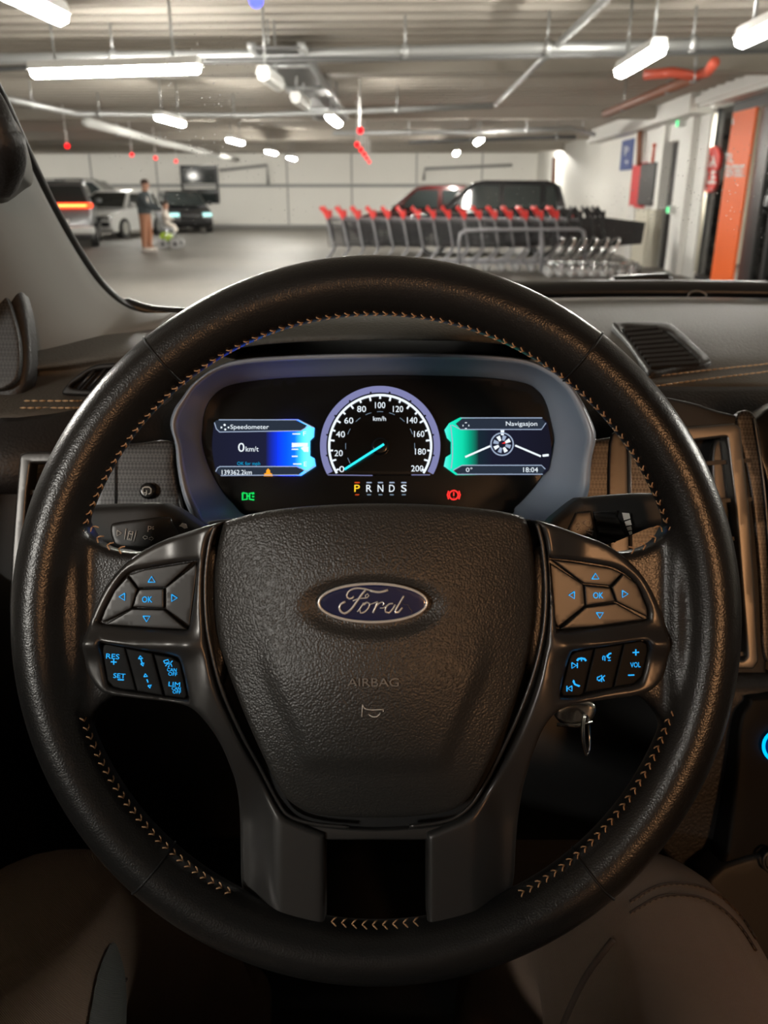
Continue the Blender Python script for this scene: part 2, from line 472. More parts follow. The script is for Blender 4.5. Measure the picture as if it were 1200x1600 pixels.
# glass shop front with dark frames
vo0, vo1 = gu(1162, 290, U1)[0], gu(1128, 290, U1)[0]
ve = 4.0
sf = thing('window_3', None, None, G(U1 + 0.1, vq, 0)); sf['kind'] = 'structure'
gm = bpy.data.materials.new('pane_glass'); gm.use_nodes = True; nt = gm.node_tree; nt.nodes.clear()
tr = nt.nodes.new('ShaderNodeBsdfTransparent'); gl = nt.nodes.new('ShaderNodeBsdfGlossy'); mx = nt.nodes.new('ShaderNodeMixShader'); ou = nt.nodes.new('ShaderNodeOutputMaterial')
fr = nt.nodes.new('ShaderNodeFresnel'); fr.inputs['IOR'].default_value = 1.45
tr.inputs['Color'].default_value = (0.86, 0.88, 0.86, 1); gl.inputs['Roughness'].default_value = 0.02
nt.links.new(fr.outputs[0], mx.inputs[0]); nt.links.new(tr.outputs[0], mx.inputs[1]); nt.links.new(gl.outputs[0], mx.inputs[2]); nt.links.new(mx.outputs[0], ou.inputs[0])
MATS['pane_glass'] = gm
zo = gu(1160, 172, U1)[1]
gbox('pane', U1 + 0.12, U1 + 0.14, vo1, vq, 0, zf0, gm, sf)
gbox('pane', U1 + 0.12, U1 + 0.14, ve, vo0, 0, zo, gm, sf)
for a, b in ((vo1 - 0.02, vo1 + 0.14), (vo0 - 0.55, vo0 - 0.05), (vq - 0.04, vq), (vo0 - 1.05, vo0 - 0.95), (ve + 3, ve + 3.15)):
    gbox('frame', U1 + 0.09, U1 + 0.15, a, b, 0, zf0, 'dark_frame', sf)
gbox('head_frame', U1 + 0.05, U1 + 0.15, ve, vo1 + 0.1, zo, zf0 + 0.02, 'dark_frame', sf)
gbox('sill', U1 + 0.05, U1 + 0.15, ve, vq, 0, 0.08, 'dark_frame', sf)
# orange door graphic with lettering
og = thing('door_banner', 'tall orange banner panel with white lettering on the shop door', 'banner', G(U1, (vo0 + vo1) / 2, 0))
gbox('panel', U1 + 0.02, U1 + 0.06, vo0, vo1, 0.03, zo, 'orange_panel', og)
def wall_surf(px, py): return hit(px, py, G(U1 + 0.012, 0, 0), GR)
text('lettering', 'TIL', 1140, 247, 11, 15, 1, 'white_print', og, surf=wall_surf, bold=0.03)
text('lettering', 'SENTERET', 1148, 267, 29, 19, 1, 'white_print', og, surf=wall_surf, bold=0.03)
text('lettering', 'i', 1145, 189, 3, 11, 1, 'white_print', og, surf=wall_surf)
# red sale sign on the glass
sg = thing('sale_sign', 'red double-circle sale sign with white letters on shop glass', 'sign', G(U1, gu(1110, 300, U1)[0], gu(1110, 300, U1)[1]))
for (cx, cy, rx, ry) in ((1115, 248, 9, 20), (1107, 280, 11, 21)):
    pts = [hit(cx + rx * math.cos(t), cy + ry * math.sin(t), G(U1 + 0.09, 0, 0), GR) for t in np.linspace(0, 2 * math.pi, 25)[:-1]]
    o = mesh_obj('disc', pts, [list(range(24))], 'red_print', sg, False); solid(o, 0.02, 0)
def sale_surf(px, py): return hit(px, py, G(U1 + 0.072, 0, 0), GR)
text('lettering', 'SA', 1112, 252, 13, 18, 1, 'white_print', sg, surf=sale_surf, bold=0.03)
text('lettering', 'LE', 1111, 277, 14, 20, 1, 'white_print', sg, surf=sale_surf, bold=0.03)
# round pale column inside the shop window and stock further in
vk = gu(1103, 400, U1 + 0.75)[0]
o = MB().cyl(G(U1 + 0.75, vk, 0), G(U1 + 0.75, vk, CEIL), 0.36, 20).build('shop_column', 'beige'); tag(o, 'round pale column behind the shop glass', 'column')
for k, (dv, z, h, m) in enumerate(((3.2, 0.0, 0.9, 'beige'), (4.6, 0, 1.2, 'white_panel'), (3.6, 0, 1.6, 'grey_paint'))):
    lab = ('low beige display counter inside the shop', 'white display stand inside the shop', 'tall grey shelf unit deep inside the shop')[k]
    t = thing('shop_counter', lab, 'counter', G(U1 + 1.6 + k * 0.9, vq - dv, 0))
    uu = U1 + 1.6 + k * 0.9; vv = vq - dv
    gbox('body', uu - 0.35, uu + 0.35, vv - 0.5, vv + 0.5, z, h, m, t); gbox('top', uu - 0.4, uu + 0.4, vv - 0.55, vv + 0.55, h, h + 0.05, 'white_panel', t)
    for j in range(3): gbox('shelf_item', uu - 0.3, uu - 0.05, vv - 0.4 + 0.3 * j, vv - 0.2 + 0.3 * j, h + 0.05, h + 0.2 + 0.07 * ((j + k) % 3), ('red_print', 'white_print', 'blue_sign')[(j + k) % 3], t)

# ------------------------------------------------------------------ lamps
def tube_lamp(c, d, length, label, lit=True, group='fluorescent ceiling lamps'):
    """batten lamp: body, diffuser and two hangers; d = (u, v) direction"""
    u, v, z = c; t = thing('ceiling_lamp', label, 'lamp', G(u, v, z), 0, group)
    du, dv = d; h = length / 2
    e = lambda s, o, dz: G(u + du * s - dv * o, v + dv * s + du * o, z + dz)
    mb = MB()
    mb.add([e(s, o, dz) for s in (-h, h) for o, dz in ((-0.07, 0.03), (0.07, 0.03), (0.05, 0.1), (-0.05, 0.1))], [(0, 1, 2, 3), (4, 7, 6, 5), (0, 4, 5, 1), (1, 5, 6, 2), (2, 6, 7, 3), (3, 7, 4, 0)])
    mb.build('body', 'lamp_body', t, False)
    mb = MB(); prof = ((-0.062, 0.03), (-0.05, -0.015), (0, -0.035), (0.05, -0.015), (0.062, 0.03))
    mb.add([e(s, o, dz) for s in (-h * 0.97, h * 0.97) for o, dz in prof], [(0, 1, 6, 5), (1, 2, 7, 6), (2, 3, 8, 7), (3, 4, 9, 8), (0, 5, 9, 4), (4, 3, 2, 1, 0), (5, 6, 7, 8, 9)])
    mb.build('diffuser', TUBE if lit else 'lamp_body', t, False)
    for s in (-h * 0.7, h * 0.7): MB().cyl(e(s, 0, 0.1), G(u + du * s, v + dv * s, CEIL), 0.012, 6).build('hanger', 'galvanised', t)
    return t
za = 2.5
a = gz(50, 116, za); b = gz(313, 108, za)
tube_lamp(((a[0] + b[0]) / 2, (a[1] + b[1]) / 2, za), (math.cos(math.atan2(b[1] - a[1], b[0] - a[0])), math.sin(math.atan2(b[1] - a[1], b[0] - a[0]))), math.hypot(b[0] - a[0], b[1] - a[1]), 'long glowing tube lamp hung crosswise at upper left, nearest one')
for (px, py), lab in (((267, 190), 'first short lit lamp of the left lamp row'), ((368, 222), 'second lit lamp of the left lamp row'), ((424, 239), 'third lit lamp of the left lamp row'),
                      ((456, 248), 'farthest lit lamp of the left lamp row'), ((522, 190), 'lit lamp at the end of the dark cable tray'), ((997, 100), 'bright slanting tube lamp beside the red sprinkler pipe'),
                      ((748, 222), 'nearer of two far lamps above the black car'), ((713, 240), 'farther of two far lamps above the black car'), ((1215, 42), 'tube lamp cut off by the right picture edge'), ((20, -4), 'tube lamp cut off by the upper left corner')):
    u, v = gz(px, py, za); tube_lamp((u, v, za), (0, 1), 1.3, lab)
for (px, py), lab in (((424, 130), 'unlit lamp beside the near end of the cable tray'), ((470, 163), 'unlit lamp beside the far end of the cable tray')):
    u, v = gz(px, py, za); tube_lamp((u, v, za), (0, 1), 0.9, lab, False, 'unlit ceiling lamps')
# rows run on over the left bays; lamps around the car added for light
for (u, v), lab in (((-3.3, 2.4), 'added tube lamp over the lane left of the car'), ((4.2, 2.4), 'added tube lamp over the lane right of the car'), ((-2.2, -3.0), 'added tube lamp over the lane left behind the car'),
                    ((-9.5, 12), 'tube lamp over the left bays'), ((-15, 22), 'tube lamp over the far left bays')):
    tube_lamp((u, v, za), (0, 1), 1.3, lab)
for u in (-21, -16, -11, -6, -1, 4):  # lamps added out of sight to brighten the back wall
    tube_lamp((u, 33.7, CEIL - 0.1), (1, 0), 1.3, 'added tube lamp tucked up behind the last ceiling beam, %s' % {-21: 'leftmost', -16: 'second', -11: 'third', -6: 'fourth', -1: 'fifth', 4: 'rightmost'}[u], True, 'added lamps behind the last beam')
tube_lamp((U1 + 1.5, vq - 0.4, 2.7), (0, 1), 1.3, 'added tube lamp on the shop ceiling behind the glass')  # this and the next lamp are added to brighten the shop interior
tube_lamp((U1 + 2.4, vq - 5, 2.7), (0, 1), 1.3, 'added tube lamp deep inside the shop')
# added unseen amber globe behind the car, gives warm highlights at the right
t = thing('added_amber_lamp', 'added amber globe lamp behind the car, outside the picture', 'lamp', G(1.15, -2.9, 2.2))
MB().ball(G(1.15, -2.9, 2.3), 0.16, 16).build('globe', glow('amber_glow', (1.0, 0.50, 0.22), AMBER), t)
MB().cyl(G(1.15, -2.9, 2.46), G(1.15, -2.9, CEIL), 0.012, 6).build('hanger', 'galvanised', t)
# glowing tubes in place of garage lamp reflections on the shop glass
for k, (px, py, u) in enumerate(((1127, 205, U1 + 0.5), (1119, 300, U1 + 0.5))):
    v, z = gu(px, py, u)
    t = thing('reflection_tube', ('bright upright tube standing in for a lamp reflection in the shop glass', 'small upright tube standing in for a lamp reflection below the sale sign')[k], 'lamp', G(u, v, z - 0.4))
    h = (0.30, 0.10)[k]
    MB().cyl(G(u, v, z - h), G(u, v, z + h), 0.035, 8).build('tube', TUBE, t)
    for s in (-1, 1): MB().cyl(G(u, v, z + s * h), G(u, v, z + s * (h + 0.04)), 0.05, 8).build('end_cap', 'lamp_body', t)
    MB().cyl(G(u, v, z + h), G(u, v, CEIL), 0.008, 6).build('hanger', 'galvanised', t)

# ------------------------------------------------------------------ pipes, trays, conduits
def gpipe(name, pts, r, m, label, cat='pipe', clamps=0):
    t = thing(name, label, cat, pts[0])
    MB().tube(pts, r, 10).build('pipe_run', m, t)
    for k in range(clamps):
        f = (k + 0.5) / clamps * (len(pts) - 1); i = int(f); p = Vector(pts[i]).lerp(Vector(pts[i + 1]), f - i)
        mb = MB(); mb.cyl(p - GR * 0.03, p + GR * 0.03, r * 1.35, 10); mb.cyl(p, Vector((p.x, p.y, CEIL - 0.01)), 0.012, 6); mb.build('clamp', 'galvanised', t)
    return t
def pz(px, py, z): return at_z(px, py, z)
z1 = 2.78
gpipe('crossing_pipe', [G(-9, gz(0, 92, z1)[1], z1), pz(0, 92, z1), pz(420, 86, z1), pz(800, 76, z1), pz(1200, 66, z1), ], 0.055, 'galvanised', 'grey pipe crossing under the ceiling above the long lamp', clamps=7)
gpipe('crossing_conduit', [pz(-200, 118, z1 - 0.06), pz(200, 98, z1 - 0.06), pz(600, 92, z1 - 0.06), pz(1250, 78, z1 - 0.06)], 0.028, 'tray_dark', 'thin dark conduit below the crossing grey pipe', 'conduit')
gpipe('crossing_pipe', [pz(0, 152, 2.75), pz(120, 178, 2.75), pz(400, 180, 2.75), pz(770, 165, 2.75)], 0.045, 'galvanised', 'grey pipe running across beyond the unlit lamps', clamps=4)
gpipe('diagonal_conduit', [pz(975, -30, 2.8), pz(775, 163, 2.8)], 0.035, 'galvanised', 'diagonal conduit under the ceiling at upper right', 'conduit')
gpipe('crossing_pipe', [pz(520, 208, 2.75), pz(760, 206, 2.75), pz(890, 200, 2.75), pz(928, 210, 2.75)], 0.05, 'galvanised', 'far grey pipe ending near the sprinkler main', clamps=3)
gpipe('crossing_pipe', [pz(640, 222, 2.75), pz(840, 215, 2.75), pz(900, 214, 2.75)], 0.05, 'tray_dark', 'far dark pipe above the black car', clamps=2)
gpipe('drain_pipe', [pz(135, 190, 2.72), pz(250, 222, 2.72), pz(372, 250, 2.72)], 0.09, 'lamp_body', 'pale drain pipe sloping away at the left', clamps=3)
gpipe('wall_pipe', [G(gv(345, 266, V1)[0], V1 - 0.12, gv(345, 266, V1)[1]), G(gv(418, 258, V1)[0], V1 - 0.12, gv(418, 258, V1)[1]), G(gv(420, 288, V1)[0], V1 - 0.12, gv(420, 288, V1)[1])], 0.07, 'grey_paint', 'grey pipe bending down the back wall', 'pipe')
gpipe('wall_pipe', [G(gv(662, 282, V1)[0], V1 - 0.12, gv(662, 282, V1)[1]), G(gv(664, 264, V1)[0], V1 - 0.12, gv(664, 264, V1)[1]), G(gv(800, 258, V1)[0], V1 - 0.12, gv(800, 258, V1)[1])], 0.07, 'grey_paint', 'grey pipe along the back wall above the black car', 'pipe')
uu = U1 - 0.2
gpipe('riser_pipe', [G(*gz(866, 246, 2.5), 2.5) + GR * 0 , Vector((*at_y(865, 318, at_z(866, 246, 2.5).y).xy, 0.0))], 0.06, 'rust_pipe', 'rust coloured riser pipe in the far corner')
# red sprinkler main
gpipe('sprinkler_pipe', [pz(945, 178, 2.72), pz(1010, 152, 2.72), pz(1088, 120, 2.72)], 0.06, 'rust_pipe', 'dark red sprinkler main under the fascia', clamps=2)
gpipe('sprinkler_pipe', [pz(1008, 117, 2.72), pz(1050, 113, 2.72), pz(1085, 119, 2.72), pz(1106, 112, 2.72), pz(1116, 98, 2.72)], 0.055, 'red_pipe', 'bright red sprinkler branch pipe by the slanting lamp', clamps=1)
v, z = gu(992, 190, U1 - 0.15)
va, zb2 = gu(994, 258, U1 - 0.15)
gpipe('standpipe', [G(U1 - 0.15, gu(985, 178, U1 - 0.15)[0], gu(985, 178, U1 - 0.15)[1]), G(U1 - 0.15, gu(990, 192, U1 - 0.15)[0], gu(990, 192, U1 - 0.15)[1]), G(U1 - 0.15, gu(1000, 205, U1 - 0.15)[0], gu(1000, 205, U1 - 0.15)[1]), G(U1 - 0.15, gu(998, 258, U1 - 0.15)[0], zb2)], 0.06, 'rust_pipe', 'dark red standpipe dropping to the hydrant box')
# cable tray
mbp = [pz(392, 72, 2.8), pz(470, 72, 2.8), pz(542, 185, 2.8), pz(494, 185, 2.8)]
ct = thing('cable_tray', 'dark cable tray running away under the ceiling', 'cable tray', mbp[0])
o = mesh_obj('tray_base', mbp, [(0, 1, 2, 3)], 'tray_dark', ct, False); solid(o, 0.03)
for i, j in ((1, 2), (0, 3)):
    MB().tube([mbp[i], mbp[j]], 0.05, 4).build('side_rail', 'galvanised', ct)
for f in (0.12, 0.36, 0.72):
    MB().tube([mbp[0].lerp(mbp[3], f) - Vector((0, 0, 0.04)), mbp[1].lerp(mbp[2], f) - Vector((0, 0, 0.04))], 0.03, 4).build('cross_bar', 'galvanised', ct)

# parking indicator lights
def led(px, py, lab, m=REDLED, zz=2.35, r=0.05):
    p = at_z(px, py, zz); t = thing('bay_light', lab, 'indicator light', p, 0, 'bay indicator lights')
    MB().ball(p, r, 10).build('globe', m, t); MB().cyl(p + Vector((0, 0, r)), Vector((p.x, p.y, CEIL + 0.07)), 0.015, 6).build('stem', 'lamp_body', t)
for (px, py), l in zip(((105, 228), (206, 242), (243, 247), (275, 252)), ('leftmost', 'second', 'third', 'rightmost')): led(px, py, 'red indicator light over the left bays, %s of the four' % l)
for (px, py), l in zip(((563, 204), (558, 226), (564, 234), (569, 241), (573, 247), (577, 253)), ('topmost and nearest', 'second', 'third', 'fourth', 'fifth', 'lowest and farthest')): led(px, py, 'red indicator light in the middle string, %s of six' % l)
led(400, 0, 'blue indicator light at the top picture edge', BLUELED, 2.5, 0.04)
# wall fittings on the right
def wallbox(name, x0, x1, y0, y1, dep, m, label, cat, parts=None):
    va, zA = gu(x0, y0, U1 - dep); vb, zB = gu(x1, y1, U1 - dep)
    t = thing(name, label, cat, G(U1 - dep / 2, (va + vb) / 2, min(zA, zB)))
    o = gbox('body', U1 - dep, U1, min(va, vb), max(va, vb), min(zA, zB), max(zA, zB), m, t)
    rounded(o, 0.015); return t, (min(va, vb), max(va, vb), min(zA, zB), max(zA, zB))
t, q = wallbox('parking_sign', 972, 985, 220, 265, 0.04, 'blue_sign', 'blue rectangular sign on the white side wall', 'sign')
text('pictogram', 'P', 979, 236, 6, 14, 1, 'white_print', t, surf=lambda x, y: hit(x, y, G(U1 - 0.045, 0, 0), GR))
text('pictogram', '+', 979, 253, 6, 9, 1, 'white_print', t, surf=lambda x, y: hit(x, y, G(U1 - 0.045, 0, 0), GR))
t, q = wallbox('hydrant_box', 989, 1000, 256, 325, 0.1, 'red_box', 'red hydrant box at the foot of the standpipe', 'hydrant box')
gbox('door', U1 - 0.115, U1 - 0.1, q[0] + 0.05, q[1] - 0.05, q[2] + 0.05, q[3] - 0.05, 'red_box', t)
t, q = wallbox('wall_box', 1002, 1019, 256, 322, 0.12, 'black_plastic', 'black box beside the red hydrant box', 'box')
gbox('lid', U1 - 0.135, U1 - 0.12, q[0] + 0.04, q[1] - 0.04, q[2] + 0.04, q[3] - 0.04, 'dark_frame', t)
v, z = gu(1021, 240, U1 - 0.1)
t = thing('red_nozzle', 'short red pipe stub above the black box', 'pipe', G(U1 - 0.1, v, z - 0.2)); MB().cyl(G(U1 - 0.1, v, z - 0.2), G(U1 - 0.1, v, z + 0.15), 0.035, 8).build('stub', 'red_pipe', t); MB().ball(G(U1 - 0.1, v, z + 0.16), 0.05, 8).build('cap', 'red_pipe', t)
va = gu(1003, 420, U1 - 0.3)[0]; vb = gu(984, 420, U1 - 0.3)[0]
gbox('trim_21', U1 - 0.3, U1, va, vb, 0, gu(990, 326, U1 - 0.3)[1], 'beige', kind='structure')
for px, py, m, l in ((1058, 193, GREENLED, 'small green exit light above the side door'), (1043, 328, GREENLED, 'green push button beside the side door')):
    v, z = gu(px, py, U1 - 0.14)
    t = thing('exit_light', l, 'indicator light', G(U1 - 0.1, v, z - 0.05)); gbox('housing', U1 - 0.13, U1, v - 0.06, v + 0.06, z - 0.07, z + 0.07, 'lamp_body', t); gbox('lens', U1 - 0.145, U1 - 0.13, v - 0.04, v + 0.04, z - 0.05, z + 0.05, m, t)

# ------------------------------------------------------------------ shopping trolleys
def make_cart(red, label, group):
    t = thing('shopping_trolley', label, 'trolley', (0, 0, 0), 0, group)
    HM = 'cart_red' if red else 'cart_black'; FM = 'zinc' if red else 'cart_black'; WM = 'wire' if red else 'cart_black'
    for s in (-1, 1):
        y = 0.27 * s
        MB().tube([(-0.02, y, 1.10), (0.05, y, 0.8), (0.12, y, 0.46), (0.10, y, 0.38), (-0.05, y, 0.2), (-0.1, y, 0.16)], 0.021, 6).build('post', FM, t, local=True)
        MB().tube([(-0.1, y, 0.16), (0.2, y * 0.95, 0.17), (0.5, y * 0.85, 0.2), (0.82, y * 0.7, 0.17)], 0.018, 6).build('chassis_bar', FM, t, local=True)
        # moulded side bracket with an upright horn
        mb = MB(); prof = [(-0.14, 1.20), (-0.10, 1.25), (-0.06, 1.19), (0.0, 1.14), (0.05, 1.17), (0.06, 1.06), (0.03, 0.98), (-0.01, 1.02), (-0.06, 1.11)]
        n = len(prof); mb.add([(x, y - 0.03, z) for x, z in prof] + [(x, y + 0.03, z) for x, z in prof], [list(range(n)), [n + i for i in range(n)][::-1]] + [(i, (i + 1) % n, n + (i + 1) % n, n + i) for i in range(n)])
        mb.build('handle_bracket', HM, t, False, True)
    MB().tube([(-0.11, -0.27, 1.19), (-0.11, 0.27, 1.19)], 0.025, 8).build('handle', HM, t, local=True)
    mb = MB()
    x0, x1 = 0.0, 0.86
    def side(f, g, s):   # f along, g up
        x = x0 + 0.04 * (1 - g) + (x1 - x0) * f; zt = 1.03 - 0.10 * f; zb = 0.48 + 0.06 * f
        return Vector((x - 0.06 * (1 - g) * f, s * (0.27 - 0.06 * f - 0.03 * (1 - g)), zb + (zt - zb) * g))
    for s in (-1, 1):
        for i in range(13): mb.tube([side(i / 12, 0, s), side(i / 12, 1, s)], 0.0075, 3, cap=False)
        for g in (0.15, 0.3, 0.45, 0.6, 0.75, 0.9): mb.tube([side(0, g, s), side(1, g, s)], 0.0075, 3, cap=False)
    for i in range(9): mb.tube([side(1, 1, -1).lerp(side(1, 1, 1), i / 8), side(1, 0, -1).lerp(side(1, 0, 1), i / 8)], 0.0075, 3, cap=False)
    for i in range(9): mb.tube([side(0, 0, -1).lerp(side(0, 0, 1), i / 8), side(1, 0, -1).lerp(side(1, 0, 1), i / 8)], 0.0075, 3, cap=False)
    for g in (0.3, 0.6): mb.tube([side(1, g, -1), side(1, g, 1)], 0.0075, 3, cap=False)
    if not red:     # moulded plastic basket walls
        for s in (-1, 1):
            mb.add([side(0, 0, s), side(1, 0, s), side(1, 1, s), side(0, 1, s)], [(0, 1, 2, 3)])
        mb.add([side(1, 0, -1), side(1, 0, 1), side(1, 1, 1), side(1, 1, -1)], [(0, 1, 2, 3)])
    mb.build('basket', WM, t, local=True)
    mb = MB(); mb.tube([side(0, 1, -1), side(1, 1, -1), side(1, 1, 1), side(0, 1, 1)], 0.012, 6); mb.build('basket_rim', HM if not red else 'zinc', t, local=True)
    mb = MB()
    for i in range(9): mb.tube([side(0.02, 1, -1).lerp(side(0.02, 1, 1), i / 8), side(0.12, 0.2, -1).lerp(side(0.12, 0.2, 1), i / 8)], 0.006, 3, cap=False)
    mb.build('rear_flap', WM, t, local=True)
    for x, y in ((-0.1, 0.27), (-0.1, -0.27), (0.82, 0.19), (0.82, -0.19)):
        w_ = MB().cyl((x, y - 0.02, 0.075), (x, y + 0.02, 0.075), 0.073, 12).build('wheel', 'wheel_grey', t, local=True)
        mb = MB(); mb.tube([(x, y, 0.17), (x - 0.01, y + 0.03, 0.1), (x - 0.01, y + 0.03, 0.07)], 0.012, 5); mb.build('caster_fork', 'zinc', t, local=True)
    return t
vC = gz(760, 424, 0.0)[1] + 0.2
PROTO = [make_cart(True, 'grey shopping trolley with red handle, at the left end of the row', 'nested red-handled shopping trolleys'), make_cart(False, 'black shopping trolley just right of the last red-handled trolley', 'nested black shopping trolleys')]
ords = ['second', 'third', 'fourth', 'fifth', 'sixth', 'seventh', 'eighth', 'ninth', 'tenth', 'eleventh', 'twelfth', 'thirteenth', 'fourteenth', 'fifteenth', 'sixteenth']
uA = gv(512, 325, vC)[0]; uB = gv(866, 325, vC)[0]
for i in range(16):
    loc = G(uA + (uB - uA) * i / 15, vC, 0)
    if i == 0: PROTO[0].location = loc; PROTO[0].rotation_euler = (0, 0, -YAW)
    else: copy_tree(PROTO[0], loc, -YAW, 'grey shopping trolley with red handle, %s from the left in the row' % ords[i - 1])
for i, px in enumerate((885, 903, 922, 938)):
    loc = G(gv(px, 325, vC)[0], vC + 0.02, -0.0)
    if i == 0: PROTO[1].location = loc; PROTO[1].rotation_euler = (0, 0, -YAW)
    else: copy_tree(PROTO[1], loc, -YAW, 'black shopping trolley, %s of the four black ones' % ('second', 'third', 'rightmost')[i - 1])
# hoop rail in front of the trolleys
vR = gz(717, 428, 0)[1]
def gvp(px, py, v):
    u, z = gv(px, py, v); return G(u, v, max(z, 0.0))
ht = gv(760, 360, vR)[1]
rl = thing('hoop_rail', 'grey hoop barrier rail standing before the red-handled trolleys', 'barrier', gvp(717, 428, vR))
pts = [gvp(717, 428, vR), gvp(717, 376, vR), gvp(719, 366, vR), gvp(727, 360, vR), gvp(760, 359, vR), gvp(905, 358, vR), gvp(912, 362, vR), gvp(914, 376, vR), gvp(915, 428, vR)]
MB().tube(pts, 0.035, 10).build('hoop', 'zinc', rl)
MB().tube([gvp(846, 359, vR), gvp(846, 426, vR)], 0.04, 8).build('middle_post', 'zinc', rl)
# low platform trolleys
def make_flat():
    t = thing('platform_trolley', 'low chrome platform trolley, leftmost of the nested low ones', 'trolley', (0, 0, 0), 0, 'nested low platform trolleys')
    MB().tube([(-0.05, -0.25, 0.28), (-0.05, 0.25, 0.28), (0.55, 0.22, 0.26), (0.55, -0.22, 0.26), (-0.05, -0.25, 0.28)], 0.022, 6).build('bed_frame', 'chrome', t, local=True)
    MB().tube([(0.0, -0.25, 0.28), (0.19, -0.25, 0.66), (0.2, -0.2, 0.69), (0.2, 0.2, 0.69), (0.19, 0.25, 0.66), (0.0, 0.25, 0.28)], 0.024, 6).build('push_hoop', 'chrome', t, local=True)
    mb = MB()
    for i in range(5): mb.tube([(-0.05, -0.2 + 0.1 * i, 0.28), (0.55, -0.18 + 0.09 * i, 0.26)], 0.01, 4)
    mb.build('bed_wire', 'zinc', t, local=True)
    for x, y in ((-0.02, 0.24), (-0.02, -0.24), (0.5, 0.2), (0.5, -0.2)):
        MB().cyl((x, y - 0.02, 0.08), (x, y + 0.02, 0.08), 0.078, 12).build('wheel', 'wheel_grey', t, local=True)
        MB().tube([(x, y, 0.27), (x, y + 0.03, 0.12), (x, y + 0.03, 0.08)], 0.014, 5).build('caster_fork', 'chrome', t, local=True)
    return t
fl = make_flat(); vF = gz(870, 433, 0)[1] + 0.1
for i in range(6):
    loc = G(gv(859 + 17 * i, 410, vF)[0], vF, 0)
    if i == 0: fl.location = loc; fl.rotation_euler = (0, 0, -YAW)
    else: copy_tree(fl, loc, -YAW, 'low chrome platform trolley, %s of the nested low ones' % ('second', 'third', 'fourth', 'fifth', 'rightmost')[i - 1])

